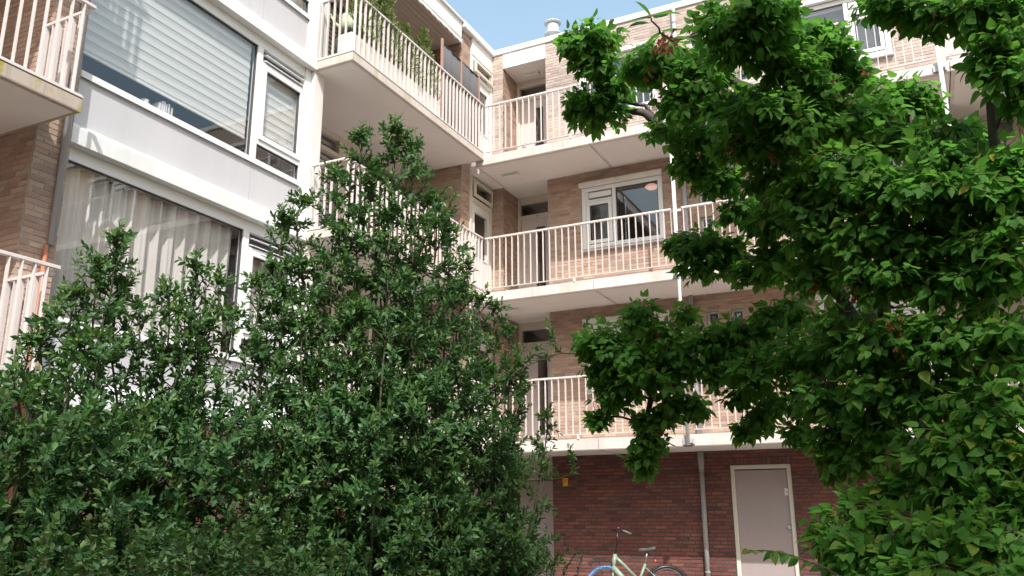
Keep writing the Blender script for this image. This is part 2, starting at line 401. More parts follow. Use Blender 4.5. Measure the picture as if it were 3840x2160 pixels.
def door_set(bld, F, u0, u1, z0, ztop, dtop, glass=None, hinge_left=True, frame='cream', leaf='door', num=None, open_transom=False, handle=True):
    """frame, transom pane and door leaf; glass = (a, b, za, zb) strip measured from u0 and z0"""
    w = .07; mb = MB().fbox(F, u0, u0 + w, -.11, 0, z0, ztop).fbox(F, u1 - w, u1, -.11, 0, z0, ztop).fbox(F, u0 + w, u1 - w, -.11, 0, ztop - w, ztop)
    if dtop < ztop - .1: mb.fbox(F, u0 + w, u1 - w, -.11, 0, dtop, dtop + .09)
    d = mb.build('door', M[frame], bld, bevel=.004)
    lf = MB()
    a0, a1, b0, b1 = u0 + w + .004, u1 - w - .004, z0 + .01, dtop - .004
    if glass:
        ga, gb, gc, ge = u0 + glass[0], u0 + glass[1], z0 + glass[2], z0 + glass[3]
        lf.fbox(F, a0, ga, -.08, -.03, b0, b1).fbox(F, gb, a1, -.08, -.03, b0, b1).fbox(F, ga, gb, -.08, -.03, b0, gc).fbox(F, ga, gb, -.08, -.03, ge, b1)
        pane(F, ga, gb, gc, ge, -.055, d)
        MB().ring(F, ga - .02, gb + .02, gc - .02, ge + .02, .024, -.03, -.018).build('glazing_bead', M[leaf], d)
    else: lf.fbox(F, a0, a1, -.08, -.03, b0, b1)
    lf.build('leaf', M[leaf], d)
    if dtop < ztop - .1: pane(F, u0 + w, u1 - w, dtop + .09, ztop - w, -.06, d)
    if not handle: return d
    hu = u0 + w + .07 if hinge_left else u1 - w - .07
    k = MB().fbox(F, hu - .02, hu + .02, -.03, -.022, z0 + .93, z0 + 1.15); k.tube([F.p(hu, -.03, z0 + 1.07), F.p(hu, .02, z0 + 1.07), F.p(hu + (.1 if hinge_left else -.1), .02, z0 + 1.07)], .009)
    k.build('handle', M['steel'], d)
    return d
def room(bld, F, u0, u1, z0, z1, d0, d1, mat='room'):
    mb = MB(); t = .05
    mb.fbox(F, u0, u1, d1 - t, d1, z0, z1).fbox(F, u0, u1, d1, d0, z0 - t, z0).fbox(F, u0, u1, d1, d0, z1, z1 + t)
    mb.fbox(F, u0 - t, u0, d1, d0, z0, z1).fbox(F, u1, u1 + t, d1, d0, z0, z1)
    return mb.build('room', M[mat], bld)
def number(txt, F, u, z, size, parent, d=.002):
    c = bpy.data.curves.new('number', 'FONT'); c.body = txt; c.size = size; c.align_x = 'CENTER'; c.extrude = .0008; c.materials.append(M['black'])
    f = bpy.data.objects.new('number', c); COL.objects.link(f)
    me = bpy.data.meshes.new_from_object(f.evaluated_get(bpy.context.evaluated_depsgraph_get())); bpy.data.objects.remove(f)
    o = bpy.data.objects.new('number', me); COL.objects.link(o); o.location = F.p(u, d, z)
    o.rotation_euler = (R(90), 0, 0) if F.axis == 'y' else (R(90), 0, R(90)); o.parent = parent; return o

GB = (0, 2.566, 5.370, 8.172)       # undersides of the access galleries
BB = (0, 2.650, 5.460, 8.275)       # undersides of the balconies
TOP = 11.33                         # brick ends under the coping
WY = 14.85; GY = 13.6; NY = 15.55   # wall plane, gallery edge, niche back
BX = -7.216; FX = -7.88             # balcony edge, pier plane

# ================================================================== gallery building
GBD = thing('gallery_building', (-2.7, 15.4, 0), 'three-gallery brick block with white edged walkways and red brick ground floor', 'building')
FW = Face('y', WY)
EDGE = 2.04
wins = [(-5.64, -3.99, False), (-1.38, .27, True)]
small = [(-3.30, -3.085), (-2.86, -2.645), (-2.42, -2.205)]
up_holes = []
for k in (1, 2, 3):
    for a, b, m in wins: up_holes.append((a, b, GB[k] + 1.175, GB[k] + 2.455))
    for a, b in small:
        for c in (2.235, 1.77, 1.29): up_holes.append((a, b, GB[k] + c, GB[k] + c + (.245 if c > 1.3 else .2)))
wall(GBD, FW, -6.39, 1.02, GB[1] + .19, GB[3] + .185, up_holes)
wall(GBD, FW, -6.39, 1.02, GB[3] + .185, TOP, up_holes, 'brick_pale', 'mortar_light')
wall(GBD, FW, -6.39, 1.02, 0, GB[1] - .002, [(-3.08, -2.075, 0, 2.31)], 'brick_red', 'mortar_dark', soldier=(-3.09, -2.065, 2.322, 2.425))
wall(GBD, FW, -7.83, -7.41, GB[1] + .19, GB[3] + .185)
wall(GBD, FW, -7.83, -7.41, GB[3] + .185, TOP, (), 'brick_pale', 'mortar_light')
wall(GBD, FW, -7.83, -7.41, 0, GB[1] - .002, (), 'brick_red', 'mortar_dark')
NW = Face('x', -7.41)
wall(GBD, NW, 14.852, NY + .08, GB[1] + .19, TOP - .36, thick=.24)
wall(GBD, NW, 14.852, NY + .08, 0, GB[1] - .002, (), 'brick_red', 'mortar_dark', thick=.24)
wall(GBD, Face('y', WY), EDGE, 12, 0, GB[1] - .002, (), mortar='brick_far_red', lay=False)
far_holes = [(a, b, GB[k] + 1.175, GB[k] + 2.455) for k in (1, 2, 3) for a, b in ((2.79, 4.44), (7.05, 8.7))]
wall(GBD, Face('y', WY), EDGE, 12, GB[1] + .19, TOP, far_holes, mortar='brick_far', lay=False)
for x in (-6.39, 1.02, EDGE):
    s = 1 if x != 1.02 else -1
    MB().box(x, x + .2 * s, WY + .281, NY + .1, 0, TOP - .01).build('niche_wall', M['brick_far'], GBD)
# access galleries
for k in (1, 2, 3):
    for a, b in ((-7.40, -5.004), (-4.996, -1.004), (-.996, 1.012), (1.028, 5), (5.008, 12)):
        s = MB().box(a, b, GY, WY + .02 if a < -7 else WY - .001, GB[k], GB[k] + .19); sb = s.build('gallery_slab', M['concrete'], GBD, bevel=.006)
        MB().box(a + .06, b - .002, GY + .07, WY - .002, GB[k] - .004, GB[k] - .0005).build('soffit', M['soffit'], sb)
    MB().box(-7.83, -7.401, 13.93, WY - .002, GB[k] + .003, GB[k] + .187).build('corner_slab', M['soffit'], GBD)
    MB().box(-7.40, 12, GY - .006, GY - .0005, GB[k] - .003, GB[k] + .014).build('drip_lip', M['lip'], GBD)
    MB().box(-7.66, -6.385, WY + .021, NY + .14, GB[k], GB[k] + .19).build('niche_slab', M['soffit'], GBD)
    MB().box(1.021, EDGE - .001, WY, NY + .14, GB[k], GB[k] + .19).build('niche_slab', M['soffit'], GBD)
    F = Face('y', GY + .02); zb, zt = GB[k] + .265, GB[k] + 1.292
    railing(GBD, F, BX + .03, -3.52, zb, zt, .1284, first=-5.843 - .1284 * 10)
    railing(GBD, F, -3.343, .80, zb, zt, .1284)
    railing(GBD, F, .98, 5.0, zb, zt, .1284); railing(GBD, F, 5.1, 12, zb, zt, .1284)
    for u in (-5.36, -1.3, 2.6):
        MB().box(u - .02, u + .02, GY - .012, GY + .03, GB[k] + .1905, zb).build('rail_bracket', M['rail'], GBD)
    MB().fbox(F, -3.52, -3.343, -.012, .012, zt - .07, zt - .03).build('rail_link', M['rail'], GBD)
    for u0, u1, m in wins: gallery_window(GBD, FW.off(.0), u0, u1, GB[k] + 1.175, m)
    for u0, u1 in ((2.79, 4.44), (7.05, 8.7)): gallery_window(GBD, FW, u0, u1, GB[k] + 1.175)
    for u0, u1 in small:
        for c in (2.235, 1.77, 1.29):
            h = .245 if c > 1.3 else .2; z = GB[k] + c
            wd = MB().ring(FW, u0, u1, z, z + h, .035, -.16, -.09).build('small_window', M['white'], GBD)
            pane(FW, u0 + .035, u1 - .035, z + .035, z + h - .035, -.12, wd)
            MB().ring(FW, u0 + .05, u1 - .05, z + .05, z + h - .05, .012, -.085, -.075).build('grille', M['gasket'], wd)
    room(GBD, FW, -6.2, -3.5, GB[k] + .2, GB[k] + 2.75, -.281, -3.2)
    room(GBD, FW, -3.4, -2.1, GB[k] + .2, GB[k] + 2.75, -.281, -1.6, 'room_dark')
    room(GBD, FW, -2.0, .9, GB[k] + .2, GB[k] + 2.75, -.281, -3.2); room(GBD, FW, 2.5, 9, GB[k] + .2, GB[k] + 2.75, -.281, -3.2)
    # front doors in the niches
    FN = Face('y', NY); zf = GB[k] + .19; ceil = GB[k + 1] if k < 3 else TOP - .36
    for u0, u1, txt in ((-7.408, -6.392, {1: '214', 2: '314', 3: '414'}[k]), (1.022, 2.038, {1: '202', 2: '302', 3: '402'}[k])):
        d = door_set(GBD, FN, u0, u1, zf, ceil - .09, zf + 2.10, glass=(.42, .64, .28, 1.90), leaf='door_pale')
        MB().fbox(FN, u0, u1, -.1, .0, ceil - .09, ceil).build('head_board', M['cream'], d)
        if k == 2: number(txt, FN, u0 + .47, zf + 2.118, .055, d, .003)
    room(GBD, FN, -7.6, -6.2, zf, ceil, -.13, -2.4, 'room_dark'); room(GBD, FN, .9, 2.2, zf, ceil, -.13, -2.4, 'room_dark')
# niche ceilings and white beams of the top floor
for u0, u1 in ((-7.409, -6.391), (1.021, EDGE - .001)):
    MB().box(u0, u1, WY - .008, WY + .10, TOP - .36, TOP).build('niche_beam', M['white_wall'], GBD, bevel=.004)
    MB().box(u0, u1, WY + .101, NY + .2, TOP - .36, TOP - .30).build('niche_ceiling', M['soffit'], GBD)
# ground floor doors
d = door_set(GBD, FW.off(-.02), -3.08, -2.075, .04, 2.31, 2.225, hinge_left=False, frame='cream', handle=False)
g = MB().lathe(FW.p(-2.19, -.05, 1.29), [(.0, 0), (.032, .001), (.034, .03), (.026, .045), (.0, .052)], 20, (0, -1, 0)); g.build('knob', M['steel'], d, smooth=True)
MB().lathe(FW.p(-2.165, -.05, 1.17), [(0, 0), (.022, .001), (.022, .008), (0, .009)], 16, (0, -1, 0)).build('lock', M['pipe'], d)
lk = MB().fbox(FW, -2.212, -2.158, -.05, -.044, 1.80, 1.912).build('lock_plate', M['lamp'], d)
MB().lathe(FW.p(-2.185, -.0438, 1.86), [(0, 0), (.007, .0005), (0, .001)], 12, (0, -1, 0)).fbox(FW, -2.1885, -2.1815, -.0438, -.0433, 1.832, 1.858).build('keyhole', M['gasket'], lk)
door_set(GBD, Face('y', NY), -7.409, -6.391, .04, 2.22, 2.14, frame='cream', leaf='door_pale')
MB().box(-7.409, -6.391, NY, NY + .1, 2.221, GB[1] - .003).build('head_board', M['cream'], GBD)
MB().box(-7.6, -6.2, NY + .12, NY + 2, .0, 2.5).build('store_room', M['room_dark'], GBD)
MB().box(-3.2, -1.9, WY + .3, NY + 2, .0, 2.5).build('store_room', M['room_dark'], GBD)
# steel posts along the galleries, drainpipe, roof
for u in (-3.435, .885):
    p = MB().tube([(u, 13.52, GB[1] + .015), (u, 13.52, GB[3] + 1.35)], .033, 14).build('steel_post', M['white'], GBD, smooth=True)
    for k in (1, 2, 3): MB().box(u - .1, u + .09, 13.575, GY - .001, GB[k] + .03, GB[k] + .13).box(u + .03, u + .07, 13.5, 13.576, GB[k] + .05, GB[k] + .10).build('post_bracket', M['steel'], p)
for k, (z0, z1) in enumerate(((.0, GB[1] - .004), (GB[1] + .19, GB[2] - .004), (GB[2] + .19, GB[3] - .004), (GB[3] + .19, TOP))):
    mb = MB().tube([(-3.555, WY - .06, z0), (-3.555, WY - .06, z1)], .042, 16)
    if k == 0: mb.tube([(-3.555, WY - .06, z1 - .32), (-3.555, WY - .06, z1 - .22), (-3.555, WY - .06, z1)], [.044, .055, .055], 16)
    dp = mb.build('drainpipe', M['plum_pipe'] if k < 1 else M['pipe'], GBD, smooth=True)
    for z in (z0 + .55, z0 + 1.45, z1 - .35): MB().tube([(-3.555, WY - .06, z), (-3.555, WY - .06, z + .03)], .047, 16).build('pipe_joint', M['plum_pipe'], dp)
MB().box(-7.60, 12, WY - .035, WY + .30, TOP, TOP + .13).build('roof_coping', M['coping'], GBD, bevel=.008)
MB().box(-7.6, 12, WY + .301, 24, TOP - .25, TOP + .02).build('roof', M['roof'], GBD)
MB().box(-8, 12, 23.8, 24, 0, TOP - .26).build('rear_wall', M['brick_far'], GBD)
fl = MB().lathe((-6.39, 15.3, TOP + .02), [(.085, 0), (.085, .74), (.0, .75)], 24).build('flue', M['coping'], GBD, smooth=False)
MB().lathe((-6.39, 15.3, TOP + .44), [(.10, 0), (.19, .012), (.19, .022), (.10, .045)], 28).build('flue_collar', M['coping'], fl)
MB().lathe((-6.39, 15.3, TOP + .50), [(.13, 0), (.135, .18), (.13, .19)], 28).build('flue_drum', M['coping'], fl, smooth=False)
MB().lathe((-6.39, 15.3, TOP + .72), [(.12, 0), (.19, .012), (.19, .024), (.02, .06)], 28).build('flue_cap', M['coping'], fl)
lay_bricks(GBD, lambda b: b[2] == 'y' and b[1] == 'brick_red' and -6.4 < b[4] < -2 and b[6] > .5)

# ================================================================== balcony building
ABD = thing('balcony_building', (-9.0, 7.0, 0), 'white fronted brick block with railed corner balconies beside the galleries', 'building')
FB = Face('x', FX)
XB = -9.08
# brick pier, return wall, divider
for z0, z1, b, m in ((0, 2.62, 'brick_red', 'mortar_dark'), (2.62, TOP - .02, 'brick_buff', 'mortar_pale')):
    wall(ABD, FB, 5.002, 5.392, z0, z1, (), b, m, .5)
    wall(ABD, Face('y', 5.0), XB, FX - .012, z0, z1, (), b, m, .2)
    wall(ABD, Face('y', GY + .005), XB, -7.722, z0, z1, (), b, m, .2)
    wall(ABD, Face('x', -7.72), GY + .007, 13.92, z0, z1, (), b, m, .12)
wall(ABD, Face('x', -7.95), 5.392, 13.6, 0, BB[1] - .002, [(11.6, 12.5, 0, 2.2)], 'brick_red', 'mortar_dark', .25)
wall(ABD, Face('x', -7.95), -6, 4.99, 0, BB[1] - .002, (), 'brick_red', 'mortar_dark', lay=False)
wall(ABD, Face('x', XB), -6, 4.98, BB[1], TOP, (), mortar='brick_far', lay=False)
# white bay
Y0, Y1 = 5.393, 9.30
for k in (1, 2, 3):
    b = BB[k]; FL = Face('x', -8.05)
    MB().prism(FL, Y0, Y1, [(-.2, b), (.15, b), (.15, b + .19), (.045, b + .275), (-.2, b + .275)]).build('ledge', M['ledge'], ABD, bevel=.004)
    for a, c in ((Y0, 8.186), (8.192, 9.17)):
        MB().fbox(FL, a, c, -.06, .028, b + .2755, b + .838).build('front_panel', M['panel'], ABD)
    MB().fbox(FL, 9.171, Y1, -.06, .05, b + .276, b + 2.809).build('corner_frame', M['white'], ABD)
    # window: wide fixed light, then a vent, a sash and a low light
    z0, z1 = b + .838, (BB[k + 1] if k < 3 else TOP - .25) - .001
    mb = MB().fbox(FL, Y0, 5.49, -.06, .03, z0, z1).fbox(FL, 5.49, 9.17, -.06, .045, z0, z0 + .09).fbox(FL, 5.49, 9.17, -.06, .03, z1 - .15, z1)
    mb.fbox(FL, 8.15, 8.262, -.06, .03, z0 + .09, z1 - .15).fbox(FL, 9.165, 9.17, -.06, .03, z0 + .09, z1 - .15)
    mb.fbox(FL, 8.262, 9.165, -.06, .03, z0 + .33, z0 + .40).fbox(FL, 8.262, 9.165, -.06, .03, z1 - .40, z1 - .36)
    wd = mb.build('window', M['white'], ABD, bevel=.004)
    MB().fbox(FL, Y0, 9.17, .0455, .058, z0 - .006, z0 + .003).build('drip_edge', M['gasket'], wd)
    MB().ring(FL, 5.49, 8.15, z0 + .09, z1 - .15, .009, -.03, .012).build('gasket', M['gasket'], wd)
    pane(FL, 5.499, 8.141, z0 + .099, z1 - .159, -.012, wd)
    sa = MB().ring(FL, 8.27, 9.157, z0 + .405, z1 - .405, .075, -.04, .05).build('sash', M['white'], wd, bevel=.005)
    MB().ring(FL, 8.345, 9.082, z0 + .48, z1 - .48, .008, -.02, .03).build('gasket', M['gasket'], wd)
    pane(FL, 8.353, 9.074, z0 + .488, z1 - .488, .006, wd)
    MB().ring(FL, 8.262, 9.165, z0 + .09, z0 + .33, .008, -.03, .012).build('gasket', M['gasket'], wd)
    pane(FL, 8.27, 9.157, z0 + .098, z0 + .322, -.012, wd)
    MB().fbox(FL, 8.262, 9.165, -.058, -.04, z1 - .36, z1 - .15).build('vent_back', M['gasket'], wd)
    for zz in (.205, .30): MB().prism(FL, 8.30, 9.13, [(-.03, z1 - zz), (.055, z1 - zz - .028), (.055, z1 - zz - .04), (-.03, z1 - zz - .02)]).build('vent_louvre', M['white'], wd)
    room(ABD, FL, Y0 + .05, 9.2, b + .26, z1 + .02, -.13, -4.2)
MB().box(-8.25, -7.93, 9.301, 9.53, 0, TOP - .02).build('white_pier', M['white_wall'], ABD, bevel=.006)
MB().box(XB, -8.251, 9.33, 9.53, 0, TOP - .02).build('return_wall', M['brick_far'], ABD)
# balconies in the corner
FBk = Face('x', XB)
def balcony(k, y0, y1, slabmat):
    b = BB[k]
    s = MB().box(XB - .2, BX, y0, y1, b, b + .145).build('balcony_slab', M[slabmat], ABD, bevel=.006)
    MB().box(XB, BX - .05, y0 + .05, y1 - .05, b - .004, b - .0005).build('soffit', M['soffit'], s)
    MB().box(XB, BX + .006, y0 - .004, y1 + .002, b + .158, b + .176).build('edge_strip', M['rail'], s)
    MB().box(XB, BX - .004, y0 + .004, y1 - .004, b + .1455, b + .1575).build('screed', M['lip'], s)
    MB().box(BX + .0005, BX + .006, y0, y1, b - .003, b + .014).build('drip_lip', M['lip'], s)
    if y0 > 0: MB().box(-7.88, BX + .006, y0 - .006, y0 - .0005, b - .003, b + .014).build('drip_lip', M['lip'], s)
for k in (1, 2, 3):
    b = BB[k]; balcony(k, 9.30, 13.59, 'concrete_end')
    F = Face('x', BX - .025); zb, zt = b + .18, b + 1.215
    railing(ABD, F, 9.32, 13.60, zb, zt, .128)
    railing(ABD, Face('y', 9.32), -7.89, BX - .05, zb, zt, .118)
    railing(ABD, Face('y', 13.55), -7.715, BX - .06, zb, zt - .03, .1)
    # windows of the recess
    z0, z1 = b + .146, (BB[k + 1] if k < 3 else TOP - .28) - .005
    mb = MB()
    for y in (9.54, 10.62, 11.42, 11.66, 12.55, 13.5): mb.fbox(FBk, y, y + .10, -.1, .02, z0, z1)
    for a, c in ((9.64, 10.62), (10.72, 11.42), (11.76, 12.55), (12.65, 13.5)):
        mb.fbox(FBk, a, c, -.1, .012, z1 - .09, z1).fbox(FBk, a, c, -.1, .012, z1 - .42, z1 - .35).fbox(FBk, a, c, -.1, .012, z0, z0 + .12)
    mb.fbox(FBk, 11.52, 11.66, -.1, .01, z0, z1)
    wd = mb.build('window', M['cream'], ABD, bevel=.004)
    for a, c in ((9.64, 10.62), (10.72, 11.42), (11.76, 12.55), (12.65, 13.5)):
        pane(FBk, a, c, z1 - .35, z1 - .09, -.05, wd); pane(FBk, a, c, z0 + .12, z1 - .42, -.05, wd)
    bl = MB()
    for a, c in ((9.64, 10.62), (10.72, 11.42)):
        for i in range(24): bl.fbox(FBk, a, c, -.17, -.165, z1 - .12 - i * .1 - .062, z1 - .12 - i * .1)
    bl.build('inner_blind', M['sheer'], wd)
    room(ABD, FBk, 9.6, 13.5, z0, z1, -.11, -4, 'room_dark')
    # glazed door next to the gallery corner
    FD = Face('x', -7.675); gz = GB[k] + .19; gt = (GB[k + 1] if k < 3 else TOP - .42) - .004
    d = door_set(ABD, FD, 13.921, 14.848, gz, gt, gz + 2.08, glass=(.19, .73, .95, 1.90), hinge_left=False, leaf='white_wall', frame='white_wall' if k == 3 else 'cream')
    tr = MB().ring(FD, 13.995, 14.775, gz + 2.19, gt - .08, .055, .02, .06).build('transom_sash', M['cream'], d)
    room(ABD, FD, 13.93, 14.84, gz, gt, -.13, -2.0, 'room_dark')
d = door_set(ABD, Face('x', -7.675), 13.921, 14.848, .04, 2.4, 2.2, hinge_left=False)
MB().box(-9, -7.9, 13.95, 14.84, 0, 2.5).build('store_room', M['room_dark'], ABD)
# near balconies
for k in (1, 2, 3):
    b = BB[k]; balcony(k, -6, 5.0, 'concrete_moss')
    F = Face('x', BX - .02); zb, zt = b + .178, b + 1.215
    railing(ABD, F, -6, 4.99, zb, zt, .125, first=4.89 - .125 * 86, ext=.02)
    railing(ABD, Face('y', 4.97), -7.93, BX - .045, zb, zt - .05, .105)
# pipes on the pier
MB().tube([(-7.835, 5.30, 4.25), (-7.835, 5.30, TOP)], .036, 12).build('drainpipe', M['pipe'], ABD, smooth=True)
MB().tube([(-7.84, 5.245, 0), (-7.84, 5.25, 2.6), (-7.84, 5.255, 4.24)], .022, 10).build('service_pipe', M['orange'], ABD, smooth=True)
# roof edge, canopy over the top balcony
MB().box(-7.85, -7.60, 13.47, WY - .036, TOP - .018, TOP + .13).build('roof_coping', M['coping'], ABD, bevel=.006)
MB().box(-7.78, -7.665, 13.921, WY - .004, TOP - .416, TOP - .021).build('fascia', M['white_wall'], ABD, bevel=.004)
MB().box(-7.76, -7.665, 9.54, 13.46, TOP - .28, TOP + .08).build('fascia', M['white_wall'], ABD, bevel=.004)
MB().box(-7.98, -7.85, -6, 9.529, TOP - .24, TOP + .08).build('fascia', M['white_wall'], ABD, bevel=.004)
MB().box(-7.80, -7.62, 9.5, 13.469, TOP + .081, TOP + .13).build('roof_coping', M['coping'], ABD)
MB().box(-8.0, -7.81, -6, 9.499, TOP + .081, TOP + .13).build('roof_coping', M['coping'], ABD)
MB().box(-22, -7.982, -6, 9.5, TOP - .2, TOP + .02).box(-22, -7.852, 9.501, 13.9, TOP - .2, TOP + .02).box(-22, -7.852, 13.901, 20, TOP - .2, TOP + .02).build('roof', M['roof'], ABD)
for i in range(13):
    x0 = -9.06 + i * .1; MB().box(x0, x0 + .093, 9.54, 13.58, TOP - .30 + .002 * (i % 3), TOP - .281).build('plank', M['plank'], ABD)
MB().box(-9.1, -7.76, 9.535, 13.59, TOP - .28, TOP - .21).build('canopy', M['roof'], ABD)
lay_bricks(ABD, lambda b: b[2] == 'x' and abs(b[3] - FX) < .01 and b[1] == 'brick_buff' or b[2] == 'y' and abs(b[3] - 5) < .01 and b[1] == 'brick_buff' and b[4] > -8.5)

# ================================================================== unseen block added behind the lens to hold back low skylight
def unseen_block(name, F, u0, u1, deep, label):
    t = thing(name, F.p((u0 + u1) / 2, 0, 0), label, 'building')
    MB().fbox(F, u0, u1, -deep, 0, 0, 11).build('wall', M['brick_far'], t); MB().fbox(F, u0 - .1, u1 + .1, -deep, .1, 11.001, 11.25).build('roof_edge', M['coping'], t)
    for k in range(4):
        u = u0 + 1.5
        while u < u1 - 2:
            wd = MB().ring(F, u, u + 1.8, .9 + k * 2.7, 2.3 + k * 2.7, .08, .002, .05).build('window', M['white'], t); MB().fbox(F, u + .08, u + 1.72, .004, .012, .98 + k * 2.7, 2.22 + k * 2.7).build('pane', M['gasket'], wd); u += 3.4
class FaceBack(Face):
    def p(s, u, d, z): return (u, s.pos + d, z) if s.axis == 'y' else (s.pos - d, u, z)
unseen_block('sky_blocker', FaceBack('y', -15), -14, 22, 8, 'unseen plain brick block added behind the viewer to cut sky fill')

# ================================================================== things on and in the buildings
def solid(name, col, rough=.5, **k): M[name] = paint(name, col, rough, k.pop('dirt', .08), **k); return M[name]
for k, lab in ((1, 'white box lamp under the first gallery, beside the lowest niche'), (2, 'white box lamp under the second gallery, above door 314'), (3, 'white box lamp on the niche ceiling of the top floor')):
    z = GB[k + 1] if k < 3 else TOP - .36; y = 14.2 if k < 3 else 15.3
    t = thing('ceiling_lamp', (-6.92, y, z), lab, 'lamp', 'box lamps of the galleries')
    MB().box(-7.10, -6.74, y - .05, y + .05, z - .02, z - .0045).build('base', M['white'], t)
    MB().box(-7.095, -6.745, y - .045, y + .045, z - .062, z - .0205).build('diffuser', M['lamp'], t, bevel=.01)
# curtains and blinds
def curtain(y0, y1, x, z0, z1, folds, amp, label, name='curtain', mat='curtain', group=None):
    n, m = int((y1 - y0) / .012), 14; V = []; ph = RNG.uniform(0, 6.28, 6)
    for j in range(m + 1):
        z = z0 + (z1 - z0) * j / m
        for i in range(n + 1):
            s = i / n; y = y0 + (y1 - y0) * s; spread = 1 - .35 * j / m
            w = math.sin(2 * math.pi * folds * s + 1.3 * math.sin(5.1 * s + ph[0])) + .35 * math.sin(2 * math.pi * folds * 2.3 * s + ph[1] + .25 * j / m)
            V.append((x + amp * spread * w + .01 * math.sin(3 * s + j * .3), y, z))
    F = [(j * (n + 1) + i, j * (n + 1) + i + 1, (j + 1) * (n + 1) + i + 1, (j + 1) * (n + 1) + i) for j in range(m) for i in range(n)]
    mb = MB(); mb.v = V; mb.f = F; o = mb.build(name, M[mat], None, smooth=True); return tag(o, label, 'curtain', group)
zc = BB[1]
curtain(5.52, 8.12, -8.185, zc + .3, zc + 2.66, 14, .06, 'long greige pleated curtain behind the widest ground-storey pane')
curtain(8.28, 9.15, -8.18, zc + .3, zc + 2.6, 7, .03, 'short greige curtain behind the narrow sash beside the tall holly')
def band_blind(y0, y1, x, ztop, zbot, label):
    t = thing('window_blind', (x, (y0 + y1) / 2, zbot), label, 'blind', 'striped blinds of the white bay')
    MB().box(x - .002, x - .001, y0, y1, zbot, ztop).build('cloth', M['sheer'], t)
    z = ztop; i = 0; me = None
    while z - .066 > zbot:
        if me is None:
            b = MB().box(-.0015, .0015, y0, y1, -.066, 0); me = bpy.data.meshes.new('slat'); me.from_pydata(b.v, [], b.f); me.materials.append(M['blind'])
        o = bpy.data.objects.new('slat', me); COL.objects.link(o); o.location = (x + .002, 0, z); adopt(o, t); z -= .128; i += 1
    MB().box(x - .012, x + .012, y0, y1, zbot - .03, zbot).build('bottom_bar', M['white'], t, bevel=.005)
zc = BB[2]
band_blind(5.54, 8.10, -8.105, zc + 2.72, zc + 1.215, 'wide pale striped blind half lowered behind the big pane')
band_blind(8.29, 9.13, -8.115, zc + 2.62, zc + 1.22, 'narrow pale striped blind behind the upright sash')
for kk, (a, b2, lab) in enumerate(((-5.55, -5.0, 'white slatted blind behind the first window of the top gallery'), (-1.2, .2, 'white slatted blind behind the far window of the top gallery'))):
    t = thing('slatted_blind', ((a + b2) / 2, WY + .12, GB[3] + 1.2), lab, 'blind', 'white slatted blinds')
    MB().box(a, b2, WY + .1, WY + .13, GB[3] + 2.33, GB[3] + 2.37).build('head_rail', M['white'], t)
    s = MB()
    for i in range(48): z = GB[3] + 2.32 - i * .022; s.add([(a, WY + .105, z), (b2, WY + .105, z), (b2, WY + .125, z + .014), (a, WY + .125, z + .014)], [(0, 1, 2, 3)])
    tag(s.build('slats', M['white'], t), kind='stuff')
# books and a jug on the sill
zs = BB[2] + .935
MB().fbox(Face('x', -8.125), 5.5, 9.15, -.22, 0, zs - .03, zs).build('window_board', M['white'], ABD)
for i, (y, h, c, lab) in enumerate(((6.68, .17, (.75, .72, .66), 'cream book, first of the row on the window board'), (6.715, .20, (.62, .5, .62), 'lilac book in the row on the window board'), (6.75, .21, (.8, .8, .78), 'white book in the row on the window board'), (6.78, .19, (.55, .35, .5), 'mauve book in the row on the window board'), (6.82, .21, (.45, .62, .65), 'pale blue book in the row on the window board'), (6.87, .18, (.62, .42, .25), 'tan book, last of the row on the window board'))):
    t = thing('book', (-8.2, y, zs), lab, 'book', 'books on the window board'); m = solid('book_cover_%s' % 'abcdef'[i], c)
    MB().box(-8.27, -8.14, y - .015, y + .012, zs + .001, zs + h).build('cover', m, t)
    MB().box(-8.262, -8.138, y - .011, y + .008, zs + .006, zs + h - .006).build('pages', M['white'], t)
cu = solid('jug_glaze', (.66, .7, .5), .3)
t = thing('jug', (-8.2, 6.5, zs), 'small pale jug beside the books on the window board', 'jug')
MB().lathe((-8.2, 6.5, zs), [(.04, 0), (.06, .05), (.045, .11), (.05, .13)], 18).build('body', M['white'], t, smooth=True)
MB().torus((-8.2, 6.56, zs + .08), (1, 0, 0), .035, .008, 20, 6).build('handle', cu, t, smooth=True)
# watering can and black sack on the top balcony
zt_ = BB[3] + .15
solid('can_green', (.48, .56, .38), .4); solid('sack_black', (.035, .036, .045), .16, spec=.8, dirt=.02)
V = []; n, m = 28, 16
for j in range(m + 1):
    ph = math.pi * j / m
    for i in range(n):
        a = 2 * math.pi * i / n; r = math.sin(ph) ** .6 * (1 + .10 * math.sin(5 * a + 3 * ph) + .07 * math.sin(11 * a - 5 * ph) + .05 * random.uniform(-1, 1))
        V.append((-7.56 + .22 * r * math.cos(a), 9.62 + .21 * r * math.sin(a), zt_ + .03 + .29 * (1 - math.cos(ph)) * .92))
mb = MB(); mb.v = V; mb.f = [(j * n + i, j * n + (i + 1) % n, (j + 1) * n + (i + 1) % n, (j + 1) * n + i) for j in range(m) for i in range(n)]
sk = thing('plastic_sack', (-7.56, 9.62, zt_), 'crumpled black plastic sack behind the top balcony rail', 'sack')
mb.build('sack_body', M['sack_black'], sk, smooth=True)
MB().tube([(-7.56, 9.62, zt_ + .54), (-7.54, 9.60, zt_ + .57), (-7.50, 9.58, zt_ + .565)], [.03, .02, .045], 8).build('knot', M['sack_black'], sk)
wc = thing('watering_can', (-7.52, 9.55, zt_ + .56), 'pale green plastic watering can standing on the black sack', 'watering can')
zc = zt_ + .575
MB().lathe((-7.53, 9.55, zc), [(.115, 0), (.135, .01), (.125, .13), (.115, .25), (.105, .27), (.09, .268), (.09, .2)], 26).build('body', M['can_green'], wc, smooth=True)
